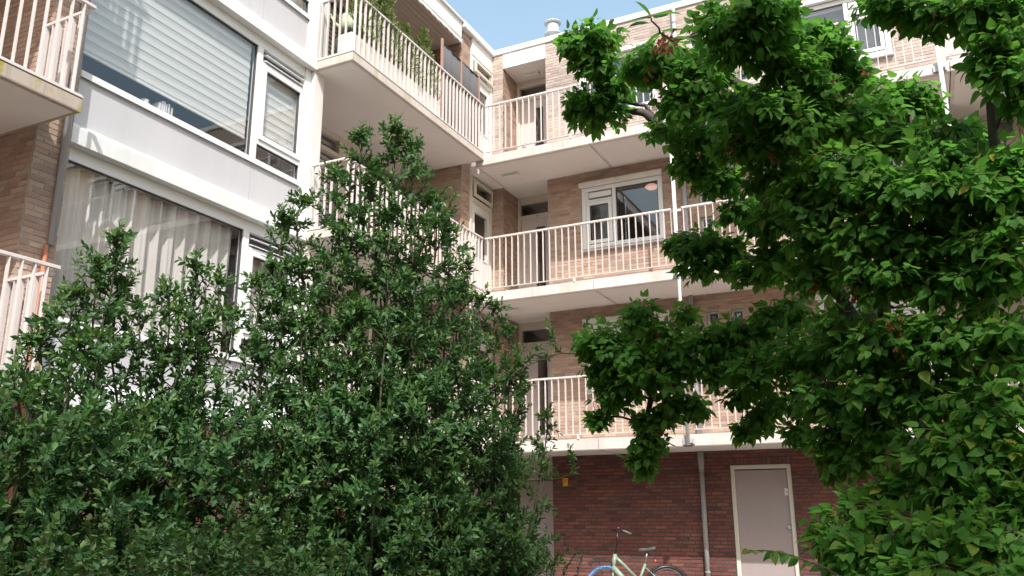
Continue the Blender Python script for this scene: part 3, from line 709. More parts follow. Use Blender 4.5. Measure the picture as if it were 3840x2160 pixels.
MB().tube([(-7.62, 9.50, zc + .04), (-7.70, 9.46, zc + .12), (-7.77, 9.42, zc + .25)], [.035, .024, .018], 10).build('spout', M['can_green'], wc, smooth=True)
MB().lathe((-7.77, 9.42, zc + .24), [(.018, 0), (.04, .03), (.04, .04), (0, .045)], 14, (-.5, -.3, .8)).build('rose', M['can_green'], wc)
MB().tube([(-7.46, 9.58, zc + .24), (-7.40, 9.61, zc + .34), (-7.33, 9.64, zc + .30), (-7.34, 9.64, zc + .14), (-7.42, 9.60, zc + .05)], .016, 8).build('handle', M['can_green'], wc, smooth=True)
# woven planter trough with conifers
solid('wicker', (.74, .66, .60), .7)
pl = thing('planter_trough', (-7.42, 10.7, zt_), 'long off-white woven planter along the top balcony rail', 'planter')
MB().box(-7.55, -7.30, 9.36, 12.06, zt_ + .03, zt_ + .40).build('trough', M['wicker'], pl, bevel=.012)
me = None
for i in range(54):
    if me is None:
        b = MB().box(-.006, .006, -.016, .016, 0, .36); me = bpy.data.meshes.new('slat'); me.from_pydata(b.v, [], b.f); me.materials.append(M['wicker'])
    o = bpy.data.objects.new('slat', me); COL.objects.link(o); o.location = (-7.2945 + .002 * (i % 2), 9.385 + i * .05, zt_ + .035); adopt(o, pl)
MB().box(-7.54, -7.31, 9.37, 12.05, zt_ + .401, zt_ + .41).build('soil', M['ground'], pl)
# privacy screen
solid('screen_cloth', (.12, .118, .122), .9); solid('screen_post', (.42, .25, .20), .7, dirt=.3)
ps = thing('privacy_screen', (-7.26, 12.75, zt_), 'two dark grey cloth panels on wooden posts behind the top rail', 'screen')
for y in (12.03, 12.745, 13.47): MB().box(-7.29, -7.25, y - .022, y + .022, zt_ + .03, zt_ + 1.72).build('post', M['screen_post'], ps, bevel=.003)
for a, b2 in ((12.055, 12.72), (12.77, 13.445)):
    p_ = MB(); nn = 24
    V = [(-7.268 + .006 * math.sin(7 * s / nn + a) + .004 * math.sin(19 * s / nn), a + (b2 - a) * s / nn, zt_ + .05 + 1.56 * r) for r in (0, .35, .7, 1) for s in range(nn + 1)]
    p_.v = V; p_.f = [(r * (nn + 1) + s, r * (nn + 1) + s + 1, (r + 1) * (nn + 1) + s + 1, (r + 1) * (nn + 1) + s) for r in range(3) for s in range(nn)]
    o = p_.build('panel', M['screen_cloth'], ps, smooth=True); o.modifiers.new('cloth', 'SOLIDIFY').thickness = .003
    MB().tube([(-7.268, a, zt_ + 1.62), (-7.268, b2, zt_ + 1.62)], .014, 8).build('top_bar', M['black'], ps)
# awning
solid('awning_white', (.78, .78, .80), .8)
aw = thing('awning', (-7.62, 11.5, TOP - .35), 'rolled white awning with scalloped valance under the roof edge', 'awning')
MB().box(-7.75, -7.64, 9.6, 13.4, TOP - .40, TOP - .302).build('cassette', M['plank'], aw, bevel=.01)
n = 150; V = []
for i in range(n + 1):
    y = 9.6 + 3.78 * i / n; V += [(-7.615, y, TOP - .375), (-7.605 + .008 * math.sin(y * 9), y, TOP - .46 - .03 * abs(math.sin(y * math.pi / .22)))]
mb = MB(); mb.v = V; mb.f = [(2 * i, 2 * i + 1, 2 * i + 3, 2 * i + 2) for i in range(n)]
o = mb.build('valance', M['awning_white'], aw, smooth=True); o.modifiers.new('cloth', 'SOLIDIFY').thickness = .002
MB().tube([(-7.62, 9.6, TOP - .375), (-7.62, 13.4, TOP - .375)], .016, 10).build('front_bar', M['white'], aw, smooth=True)
# wooden chairs on the middle balcony
solid('chair_wood', (.34, .13, .07), .6)
def chair(x, y, z, rz, lab):
    t = thing('garden_chair', (x, y, z), lab, 'chair', 'wooden chairs on the middle balcony')
    c, s = math.cos(rz), math.sin(rz)
    def q(a, b2, h): return (x + a * c - b2 * s, y + a * s + b2 * c, z + h)
    for sy in (-.22, .22):
        MB().tube([q(.22, sy, 0), q(-.2, sy, .47), q(-.3, sy, .95)], .016, 6).build('back_leg', M['chair_wood'], t)
        MB().tube([q(-.24, sy, 0), q(.22, sy, .45)], .016, 6).build('front_leg', M['chair_wood'], t)
    for i in range(6): MB().tube([q(-.16 + i * .075, -.22, .455), q(-.16 + i * .075, .22, .455)], .014, 4).build('slat', M['chair_wood'], t)
    for i in range(5): h = .58 + i * .085; MB().tube([q(-.2 - (h - .47) * .2, -.22, h), q(-.2 - (h - .47) * .2, .22, h)], .018, 4).build('slat', M['chair_wood'], t)
chair(-7.75, 11.2, BB[2] + .178, .3, 'reddish wooden chair behind the holly tips on the middle balcony')
chair(-7.70, 12.75, BB[2] + .178, 1.2, 'reddish wooden chair near the brick divider on the middle balcony')
# yellow utility sign
solid('sign_yellow', (.72, .42, .01), .45, dirt=.02)
sg = thing('utility_sign', (-6.127, WY - .015, 2.08), 'small yellow utility marker with a T symbol on the red brick', 'sign')
pb = MB().box(-6.177, -6.077, WY - .02, WY - .0105, 2.01, 2.158).build('plate', M['sign_yellow'], sg, bevel=.002)
FS = Face('y', WY - .0205)
MB().fbox(FS, -6.155, -6.095, 0, .0008, 2.098, 2.104).fbox(FS, -6.129, -6.123, 0, .0008, 2.065, 2.098).build('symbol', M['black'], sg)
solid('sign_brown', (.16, .07, .01), .6)
for txt, u, z, s in (('HA', -6.155, 2.115, .032), ('25', -6.105, 2.115, .032), ('0,7', -6.157, 2.062, .03), ('1,8', -6.108, 2.025, .028)):
    o = number(txt, FS, u, z, s, sg, .0006); adopt(o, sg); o.data.materials.clear(); o.data.materials.append(M['sign_brown']); o.name = 'lettering'
# globe lamp glimpsed inside the gallery kitchen
gm, tt, bb = nodes('lit_shade'); bb.inputs['Base Color'].default_value = (.8, .5, .4, 1); bb.inputs['Emission Color'].default_value = (1, .5, .36, 1); bb.inputs['Emission Strength'].default_value = .25
gl = thing('pendant_lamp', (-4.41, 15.6, GB[2] + 2.5), 'round lit paper lamp hanging inside the kitchen behind the gallery pane', 'lamp')
MB().lathe((-4.41, 15.6, GB[2] + 2.56), [(.0, -.05), (.09, -.045), (.14, 0), (.09, .04), (.02, .05)], 24).build('shade', gm, gl, smooth=True)
MB().tube([(-4.41, 15.6, GB[2] + 2.6), (-4.41, 15.6, GB[2] + 2.745)], .006, 6).build('cord', M['black'], gl)

# ------------------------------------------------------------------ bicycle
def bicycle():
    fx, fy, rx, ry = -4.90, 13.50, -4.02, 13.95
    d = Vector((rx - fx, ry - fy, 0)); wb = d.length; d.normalize(); sd = Vector((-d.y, d.x, 0))
    t = thing('bicycle', ((fx + rx) / 2, (fy + ry) / 2, .012), 'mint green city bicycle with blue front tyre and front carrier by the wall', 'bicycle')
    O = Vector((fx, fy, .012)); q = lambda a, h, s=0.: O + d * a + Vector((0, 0, h)) + sd * s
    k = wb / 1.07
    solid('mint', (.21, .28, .21), .35, dirt=.04); solid('chrome', (.40, .40, .41), .3, metal=.9); solid('tyre_blue', (.09, .23, .46), .5, dirt=.03)
    solid('saddle_grey', (.07, .068, .066), .5); solid('red_plastic', (.65, .03, .02), .3); solid('grip_grey', (.13, .125, .125), .6)
    for nm, a, tm in (('front_wheel', 0, 'tyre_blue'), ('rear_wheel', wb, 'black')):
        c = q(a, .345); w_ = MB().torus(c, sd, .328, .027, 44, 8).build(nm, M[tm], t, smooth=True)
        MB().torus(c, sd, .300, .009, 44, 6).build('rim', M['chrome'], w_, smooth=True)
        sp = MB()
        for i in range(28):
            an = 2 * math.pi * i / 28; e = d * math.cos(an) + Vector((0, 0, 1)) * math.sin(an); sp.tube([c + e * .02 + sd * (.025 if i % 2 else -.025), c + e * .295], .001, 3)
        tag(sp.build('spokes', M['chrome'], w_), kind='stuff')
        MB().tube([c - sd * .05, c + sd * .05], .022, 12).build('hub', M['chrome'], w_, smooth=True)
    ht, hb = q(.17 * k, .85), q(.115 * k, .60)
    bbk, st = q(.50 * k, .30), q(.70 * k, .72)
    fr = MB().tube([ht + (ht - hb) * .1, hb], .034, 12).tube([hb + Vector((0, 0, .08)), bbk], .047, 12).tube([ht - Vector((0, 0, .02)), q(.30 * k, .72), q(.62 * k, .42)], .027, 12)
    fr.tube([bbk, st], .022, 12)
    for s in (-.055, .055): fr.tube([bbk, q(wb, .345, s)], .012, 8).tube([st - Vector((0, 0, .06)), q(wb, .345, s)], .010, 8)
    fr.build('frame', M['mint'], t, smooth=True)
    fk = MB()
    for s in (-.055, .055): fk.tube([hb, hb - Vector((0, 0, .05)) + sd * s, q(0, .345, s)], [.02, .015, .010], 8)
    fk.build('fork', M['mint'], t, smooth=True)
    b = MB().tube([ht, ht + (ht - hb).normalized() * .24, ht + (ht - hb).normalized() * .38 - d * .03], .014, 8); stem = ht + (ht - hb).normalized() * .38 - d * .03
    b.tube([stem + sd * .27 + d * .16 - Vector((0, 0, .02)), stem + sd * .25 + d * .02 + Vector((0, 0, .04)), stem + sd * .1 - d * .07 + Vector((0, 0, .03)), stem, stem - sd * .1 - d * .07 + Vector((0, 0, .03)), stem - sd * .25 + d * .02 + Vector((0, 0, .04)), stem - sd * .27 + d * .16 - Vector((0, 0, .02))], .011, 8)
    b.build('handlebar', M['black'], t, smooth=True)
    for s, mm in ((1, 'black'), (-1, 'grip_grey')):
        MB().tube([stem + sd * .262 * s + d * .06 + Vector((0, 0, .025)), stem + sd * .272 * s + d * .19 - Vector((0, 0, .03))], .017, 10).build('grip', M[mm], t, smooth=True)
    MB().lathe(stem - sd * .2 + Vector((0, 0, .055)), [(0, 0), (.018, .004), (.017, .014), (0, .02)], 14).build('bell', M['red_plastic'], t, smooth=True)
    MB().tube([stem - sd * .2, stem - d * .16 - sd * .1 - Vector((0, 0, .02)), stem - d * .16 - Vector((0, 0, .2)), hb], .003, 5).build('brake_cable', M['black'], t)
    MB().tube([st, q(.735 * k, .90)], .013, 8).build('seat_post', M['chrome'], t, smooth=True)
    V = []; prof = [(-.14, .02, .0), (-.08, .03, .012), (0, .05, .012), (.06, .085, .02), (.11, .10, .035), (.14, .07, .035)]
    sc = q(.735 * k, .915)
    mb = MB(); n = 10; V = []
    for a, wv, h in prof:
        for i in range(n):
            an = 2 * math.pi * i / n; V.append(sc + d * a + sd * wv * math.cos(an) + Vector((0, 0, h + .028 * math.sin(an) + (.012 if math.sin(an) > 0 else 0))))
    mb.v = [tuple(v) for v in V]; mb.f = [(j * n + i, j * n + (i + 1) % n, (j + 1) * n + (i + 1) % n, (j + 1) * n + i) for j in range(len(prof) - 1) for i in range(n)] + [tuple(range(n))[::-1], tuple(range((len(prof) - 1) * n, len(prof) * n))]
    mb.build('saddle', M['saddle_grey'], t, smooth=True)
    MB().lathe(q(.86 * k, .76), [(0, 0), (.03, .003), (.03, .02), (0, .026)], 14, d).build('rear_light', M['red_plastic'], t)
    fe = MB(); c = q(wb, .345); pr = []
    for i in range(22):
        an = R(-20) + R(205) * i / 21; pr.append(c + (d * math.cos(an) + Vector((0, 0, 1)) * math.sin(an)) * .372)
    for i in range(21):
        fe.add([pr[i] + sd * .03, pr[i] - sd * .03, pr[i + 1] - sd * .03, pr[i + 1] + sd * .03], [(0, 1, 2, 3)])
    o = fe.build('mudguard', M['black'], t, smooth=True); o.modifiers.new('skin', 'SOLIDIFY').thickness = .004; o.active_material.node_tree.nodes['Principled BSDF'].inputs['Roughness'].default_value = .3
    ca = MB()
    for s in (-.13, .13): ca.tube([q(.08, .76, s), q(-.16, .76, s), q(-.24, .75, s), q(-.26, .70, s)], .006, 6)
    for a in (-.16, -.10, -.04, .02): ca.tube([q(a, .80, -.13), q(a, .76, -.13), q(a, .76, .13), q(a, .80, .13)], .0045, 6)
    ca.tube([q(-.26, .70, -.13), q(-.26, .70, .13)], .006, 6).tube([q(-.2, .80, -.13), q(.08, .80, -.13)], .005, 6).tube([q(-.2, .80, .13), q(.08, .80, .13)], .005, 6)
    ca.tube([q(-.2, .80, -.13), q(-.2, .80, .13)], .005, 6).tube([q(-.1, .755, 0), q(0, .345, .06)], .006, 6).tube([q(.08, .78, -.13), hb + Vector((0, 0, .1)), q(.08, .78, .13)], .006, 6)
    ca.build('front_carrier', M['black'], t)
bicycle()

# ================================================================== plants
def unit(a): return a / np.maximum(np.linalg.norm(a, axis=-1, keepdims=True), 1e-9)
def template(half, fold, droop, curl=0.):
    """a leaf along +y, one unit long, folded on its midrib; returns verts, tris"""
    V = []; L = []; Mi = []; Rr = []
    for t_, w_ in half:
        z = -droop * t_ * t_
        Mi.append(len(V)); V.append((0, t_, z))
        if w_ > 0:
            L.append(len(V)); V.append((-w_, t_ - .04 * w_, z + fold * w_ - curl * w_ * w_)); Rr.append(len(V)); V.append((w_, t_ - .04 * w_, z + fold * w_ - curl * w_ * w_))
        else: L.append(None); Rr.append(None)
    F = []
    for i in range(len(half) - 1):
        for S, fl in ((L, 0), (Rr, 1)):
            a, b, c, d = Mi[i], Mi[i + 1], S[i + 1], S[i]
            tr = []
            if c is None and d is None: continue
            if d is None: tr = [(a, b, c)]
            elif c is None: tr = [(a, b, d)]
            else: tr = [(a, b, c), (a, c, d)]
            F += [x if fl == 0 else x[::-1] for x in tr]
    return np.array(V), np.array(F)
T_MAPLE = template([(0, 0), (.05, .15), (.16, .27), (.30, .335), (.40, .315), (.50, .33), (.64, .225), (.74, .205), (.87, .085), (1, 0)], .28, .22, .35)
T_MAPLE_ALT = template([(0, 0), (.06, .17), (.18, .31), (.33, .345), (.46, .30), (.62, .23), (.80, .13), (1, 0)], .10, -.12, .1)
T_HOLLY = template([(0, 0), (.28, .165), (.64, .185), (1, 0)], .45, .16)
T_SMALL = template([(0, 0), (.3, .33), (.7, .33), (1, 0)], .2, .1)
T_BIG = template([(0, 0), (.3, .38), (.65, .34), (1, 0)], .2, .2)
def leaves_mesh(name, T, pos, ax, nr, size, age=None, wid=None):
    V, F = T; ax = unit(ax); nr = unit(nr - ax * np.sum(nr * ax, 1, keepdims=True)); sd = np.cross(ax, nr)
    wid = np.ones(len(pos)) if wid is None else wid
    P = pos[:, None, :] + size[:, None, None] * (V[None, :, 0, None] * wid[:, None, None] * sd[:, None, :] + V[None, :, 1, None] * ax[:, None, :] + V[None, :, 2, None] * nr[:, None, :])
    FF = (F[None] + (np.arange(len(pos)) * len(V))[:, None, None]).reshape(-1, 3)
    return np_mesh(name, P.reshape(-1, 3), FF, True, None if age is None else np.repeat(age, len(V)))
def leaf_parts(T, mat, pos, ax, nr, size, parent, idx, age):
    ax = unit(ax); nr = unit(nr - ax * np.sum(nr * ax, 1, keepdims=True)); sd = np.cross(ax, nr); cache = {}
    for i in idx:
        key = round(float(age[i]) * 3) / 3
        if key not in cache:
            cache[key] = np_mesh('leaf', T[0], T[1], True, np.full(len(T[0]), key)); cache[key].materials.append(mat)
        o = bpy.data.objects.new('leaf', cache[key]); COL.objects.link(o)
        S = float(size[i]); c0, c1, c2 = sd[i] * S, ax[i] * S, nr[i] * S; p = pos[i]
        o.matrix_world = Matrix(((c0[0], c1[0], c2[0], p[0]), (c0[1], c1[1], c2[1], p[1]), (c0[2], c1[2], c2[2], p[2]), (0, 0, 0, 1)))
        o.parent = parent; o.matrix_parent_inverse = Matrix.Translation(-WORLD_LOC.get(parent.name, Vector((0, 0, 0))))
def nearest(pos, n=300):
    rel = pos - EYE; z = rel @ np.array(CF); x = rel @ np.array(CR) / z; y = rel @ np.array(CD) / z
    ok = (z > .3) & (abs(x) < .6) & (abs(y) < .335); d = np.where(ok, np.linalg.norm(rel, axis=1), 1e6)
    cell = {}                                   # the nearest leaf of each small patch of view: those nothing hides
    for i in np.argsort(d):
        if d[i] > 1e5: break
        k = (int(x[i] * 60), int(y[i] * 60))
        if k not in cell: cell[k] = i
    return np.array(sorted(cell.values(), key=lambda i: d[i])[:n], dtype=int)
def rand_dir(n): return unit(RNG.normal(size=(n, 3)))

M['leaf_maple'] = leafmat('maple_leaf', [(0, (.048, .14, .025)), (.4, (.064, .175, .031)), (.75, (.080, .205, .037)), (1, (.11, .235, .045))], (.30, .27, .04), .55, .5, .18, (.23, .58, .07))
M['leaf_holly'] = leafmat('holly_leaf', [(0, (.038, .096, .038)), (.5, (.054, .128, .046)), (.85, (.070, .155, .050)), (1, (.11, .19, .055))], (.22, .30, .05), .42, .3, .3, (.13, .30, .05))
M['leaf_small'] = leafmat('privet_leaf', [(0, (.045, .11, .045)), (.6, (.065, .15, .055)), (1, (.10, .19, .065))], (.26, .32, .09), .5, .3, .3)
M['leaf_fir'] = leafmat('conifer_spray', [(0, (.10, .15, .05)), (.5, (.16, .21, .075)), (1, (.23, .27, .10))], (.32, .33, .14), .7, .2, .2)
M['bark'] = paint('bark', (.10, .085, .075), .9, .4, scale=14, stretch=(1, 1, .3), bmp=.6)
M['twig'] = paint('twig_bark', (.085, .06, .045), .8, .2)
M['stem_green'] = paint('green_stem', (.055, .06, .028), .7, .2)
M['samara'] = leafmat('maple_key', [(0, (.32, .05, .04)), (.6, (.42, .09, .06)), (1, (.30, .12, .05))], (.4, .1, .08), .5, .35, .3, (.5, .1, .06))

MAPLE_CLUMPS = [(-1.74,4.85,4.68,0.19,0.14),(-1.84,4.84,4.73,0.11,0.1),(-1.73,4.93,4.55,0.14,0.09),(-1.82,5.15,4.32,0.22,0.13),(-1.93,5.08,4.38,0.11,0.1),(-1.64,5.04,4.42,0.12,0.08),(-1.22,4.72,4.36,0.21,0.13),(-1.39,4.77,4.39,0.1,0.09),(-1.06,4.75,4.15,0.21,0.14),(-1.11,4.71,4.0,0.12,0.07),(-0.94,4.82,4.29,0.15,0.11),(-0.6,4.14,4.15,0.25,0.13),(-0.78,4.2,4.2,0.12,0.09),(-0.48,4.25,4.2,0.1,0.09),(-0.62,4.3,4.07,0.24,0.1),(-0.46,4.5,4.17,0.11,0.11),(-0.3,4.86,4.36,0.11,0.11),(-0.27,4.94,4.23,0.18,0.14),(-0.17,5.1,4.15,0.14,0.1),(-0.62,4.47,3.75,0.25,0.11),(-0.81,4.68,3.94,0.2,0.12),(-0.38,4.65,3.89,0.2,0.14),(-0.42,4.49,3.99,0.14,0.09),(-1.33,5.27,4.15,0.16,0.09),(-1.11,5.16,4.0,0.2,0.12),(-1.18,5.32,3.87,0.16,0.11),(-1.05,5.29,3.72,0.14,0.1),(-0.72,4.71,3.68,0.22,0.14),(-0.42,4.55,3.63,0.21,0.15),(-0.22,4.72,3.77,0.16,0.13),(-0.01,5.09,3.94,0.16,0.1),(0.18,5.16,4.02,0.13,0.09),(0.18,5.21,3.9,0.13,0.09),(-0.1,4.94,3.77,0.17,0.11),(0.01,4.81,3.57,0.22,0.12),(0.29,4.81,3.55,0.18,0.09),(0.19,4.58,3.34,0.22,0.12),(0.37,4.66,3.38,0.12,0.08),(0.08,4.49,4.23,0.16,0.06),(0.23,4.43,4.11,0.14,0.07),(0.35,4.46,4.06,0.11,0.08),(0.45,4.36,4.01,0.16,0.09),(0.6,4.36,3.97,0.13,0.1),(0.56,4.36,3.77,0.15,0.1),(0.56,4.33,3.6,0.12,0.1),(0.49,4.39,3.71,0.09,0.07),(0.59,4.38,3.48,0.05,0.06),(0.5,4.48,3.24,0.16,0.1),(0.54,4.42,3.11,0.11,0.12),(-1.21,5.61,3.36,0.23,0.15),(-1.39,5.65,3.43,0.1,0.08),(-1.08,5.66,3.29,0.12,0.11),(-1.26,5.64,3.23,0.15,0.07),(-0.94,5.49,3.55,0.16,0.11),(-0.63,5.0,3.54,0.19,0.15),(-0.68,5.18,3.33,0.17,0.11),(-0.44,4.68,3.29,0.21,0.15),(-0.37,4.76,3.07,0.21,0.16),(-0.72,5.34,3.14,0.18,0.14),(-0.92,5.52,3.12,0.13,0.09),(-0.25,4.56,3.37,0.2,0.14),(-0.11,4.52,3.21,0.23,0.14),(0.12,4.45,3.12,0.22,0.14),(0.33,4.35,3.06,0.21,0.13),(0.48,4.37,2.96,0.16,0.13),(-0.16,4.59,2.99,0.22,0.14),(0.04,4.62,2.91,0.23,0.13),(0.26,4.69,2.99,0.19,0.1),(0.38,4.42,2.81,0.19,0.13),(0.46,4.34,2.68,0.12,0.12),(-0.11,4.56,2.75,0.21,0.12),(0.11,4.57,2.71,0.21,0.12),(0.3,4.47,2.66,0.2,0.11),(-0.48,4.91,2.89,0.17,0.11),(-1.72,5.59,2.95,0.13,0.09),(-1.95,5.56,2.75,0.16,0.12),(-2.1,5.61,2.76,0.1,0.08),(-1.85,5.61,2.66,0.23,0.14),(-1.55,5.68,2.77,0.19,0.12),(-1.4,5.68,2.92,0.05,0.06),(-2.04,5.67,2.56,0.11,0.11),(-1.99,5.71,2.4,0.13,0.12),(-2.09,5.69,2.23,0.06,0.05),(-1.82,5.65,2.47,0.16,0.12),(-1.6,5.61,2.5,0.21,0.12),(-1.22,5.57,2.66,0.21,0.14),(-0.95,5.51,2.7,0.22,0.14),(-1.24,5.6,2.49,0.16,0.08),(-0.88,5.36,2.45,0.21,0.14),(-1.45,5.63,2.62,0.16,0.12),(-1.73,5.82,2.21,0.16,0.1),(-1.59,5.74,2.28,0.11,0.09),(-1.76,5.82,2.05,0.13,0.09),(-1.82,5.81,1.92,0.08,0.07),(-1.4,5.79,2.29,0.07,0.09),(-1.07,5.65,2.33,0.1,0.07),(-0.97,5.69,2.18,0.07,0.09),(-1.07,5.78,2.1,0.07,0.05),(-0.85,5.6,2.25,0.08,0.09),(-0.65,5.32,2.23,0.11,0.1),(-0.7,5.44,2.04,0.07,0.06),(-0.7,5.43,2.79,0.19,0.11),(-0.55,5.1,2.47,0.21,0.18),(-0.3,4.81,2.49,0.21,0.17),(-0.45,4.94,2.21,0.18,0.16),(-0.43,4.97,1.99,0.12,0.11),(-0.45,4.97,1.84,0.1,0.08),(-0.31,4.88,1.89,0.1,0.09),(-0.08,4.62,2.43,0.22,0.18),(0.16,4.53,2.39,0.22,0.18),(0.36,4.43,2.33,0.19,0.17),(-0.16,4.66,2.17,0.2,0.16),(0.08,4.57,2.11,0.22,0.17),(0.31,4.37,2.03,0.21,0.16),(-0.22,4.78,2.01,0.13,0.1),(-0.01,4.49,1.88,0.15,0.11),(0.17,4.39,1.84,0.22,0.15),(0.32,4.28,1.81,0.15,0.15),(-0.22,4.49,1.71,0.07,0.04),(-0.0,4.4,1.69,0.13,0.1),(0.18,4.3,1.62,0.2,0.14),(0.31,4.19,1.62,0.11,0.13),(-0.21,4.4,1.58,0.17,0.07),(-0.33,4.49,1.64,0.05,0.04),(-0.34,4.29,1.53,0.16,0.07),(-0.44,4.28,1.44,0.1,0.06),(-0.31,4.18,1.41,0.16,0.09),(-0.09,4.2,1.48,0.2,0.12),(0.11,4.1,1.46,0.19,0.13),(0.26,4.09,1.47,0.14,0.14),(-0.16,4.09,1.34,0.18,0.08),(0.02,3.99,1.34,0.18,0.08),(0.2,3.99,1.35,0.15,0.08),(-0.35,4.13,1.32,0.11,0.06)]
MAPLE_LIMBS = [[(0.05,4.86,1.0),(0.07,4.9,1.55),(0.0,4.99,1.96),(-0.15,4.95,2.28),(-0.29,4.94,2.61),(-0.37,4.94,2.83),(-0.39,4.91,3.1),(-0.37,4.68,3.71),(-0.41,4.53,3.91),(-0.52,4.39,4.04),(-0.61,4.24,4.17),(-0.61,4.11,4.39)],[(0.0,4.99,1.96),(-0.1,4.97,2.1),(-0.43,5.23,2.36),(-1.02,5.64,2.49),(-1.56,5.7,2.65),(-1.88,5.64,2.72)],[(-0.37,4.94,2.83),(-0.57,5.12,3.21),(-0.81,5.28,3.58),(-0.94,5.3,3.75),(-1.14,5.27,3.99),(-1.35,5.29,4.09),(-1.5,5.2,4.31),(-1.79,5.12,4.4)],[(-0.15,4.95,2.28),(-0.11,4.99,3.08),(-0.13,5.05,3.78),(-0.22,5.05,4.02),(-0.25,4.88,4.33)],[(0.07,4.9,1.55),(0.32,4.74,2.32),(0.47,4.64,3.1),(0.5,4.43,3.86),(0.43,4.39,4.05),(0.4,4.31,4.2)],[(0.32,4.74,2.32),(0.26,4.8,2.97),(0.17,4.95,3.49),(0.15,5.09,3.93)],[(-0.37,4.68,3.71),(-0.68,4.77,4.03),(-1.06,4.79,4.3),(-1.23,4.89,4.47)],[(-0.61,5.2,3.11),(-0.88,5.5,3.2),(-1.16,5.64,3.29)],[(-1.56,5.7,2.65),(-1.71,5.8,2.42),(-1.78,5.82,2.03)],[(0.0,4.99,1.96),(-0.17,4.5,1.65),(-0.37,4.28,1.51)],[(0.07,4.9,1.55),(0.23,4.39,1.56),(0.3,4.19,1.48)],[(-1.35,5.29,4.09),(-1.45,5.21,4.21),(-1.67,5.19,4.34),(-1.88,5.12,4.33)]]
HOLLY_LOW = [(-3.94,3.03,3.13,1),(-4.04,3.05,3.0,1),(-4.0,2.93,2.79,1),(-4.0,2.8,2.65,1),(-3.99,2.7,2.5,1),(-3.99,2.58,2.29,1),(-3.98,2.42,2.21,1),(-3.91,3.22,2.77,1),(-3.9,3.35,2.88,1),(-3.79,3.37,2.76,1),(-3.83,3.51,3.08,0.7),(-3.82,3.69,3.02,0.7),(-3.7,3.74,2.81,1),(-3.66,3.84,3.03,0.8),(-3.64,3.96,3.17,0.9),(-4.0,3.22,2.92,0.8),(-3.75,2.71,2.41,1),(-3.71,2.47,2.18,1),(-3.75,3.57,2.73,1),(-3.82,2.92,2.54,1)]
HOLLY_TALL = [(-3.64,4.1,3.5,0.7),(-3.58,4.21,3.68,0.6),(-3.47,4.33,3.88,0.6),(-3.28,4.34,4.14,0.55),(-3.24,4.49,3.92,0.8),(-3.06,4.47,4.18,0.6),(-3.02,4.61,4.09,0.8),(-3.02,4.83,3.79,1),(-2.97,5.05,3.63,0.7),(-2.92,5.28,3.42,0.7),(-2.89,5.37,3.18,0.9),(-2.78,5.45,3.11,0.6),(-2.75,5.56,2.97,0.5),(-2.46,5.75,2.96,0.3),(-2.23,5.83,3.0,0.3),(-2.33,5.72,2.08,0.35),(-2.51,5.73,2.32,0.5),(-2.56,5.63,2.11,0.75),(-2.66,5.55,2.69,0.6),(-3.38,4.32,3.48,1),(-3.21,4.54,3.58,1),(-3.07,4.85,3.36,1),(-3.55,4.15,3.23,1),(-2.67,5.63,2.52,0.6),(-2.93,5.12,3.17,1),(-2.85,5.4,2.68,0.9),(-2.7,5.55,2.22,0.8),(-3.07,4.56,3.11,1),(-3.25,4.36,2.92,1),(-3.44,4.13,2.79,1),(-3.58,3.98,2.87,1)]
UNDER = [(-3.29,2.27,1.4),(-3.2,2.39,1.4),(-3.08,2.55,1.44),(-3.01,2.71,1.49),(-2.92,2.87,1.47),(-2.9,3.03,1.37),(-2.81,3.25,1.32),(-2.68,3.47,1.31),(-2.58,3.91,1.26),(-3.21,5.53,1.28),(-3.17,6.01,1.34),(-3.03,6.3,1.25)]

def smooth_path(pts, sub=5, wob=.02):
    P = np.array(pts, float); out = []
    for i in range(len(P) - 1):
        p0, p1, p2, p3 = P[max(i - 1, 0)], P[i], P[i + 1], P[min(i + 2, len(P) - 1)]
        for s in range(sub):
            t_ = s / sub; out.append(.5 * ((2 * p1) + (p2 - p0) * t_ + (2 * p0 - 5 * p1 + 4 * p2 - p3) * t_ ** 2 + (3 * p1 - p0 - 3 * p2 + p3) * t_ ** 3) + RNG.normal(size=3) * wob * .3)
    out.append(P[-1]); return np.array(out)

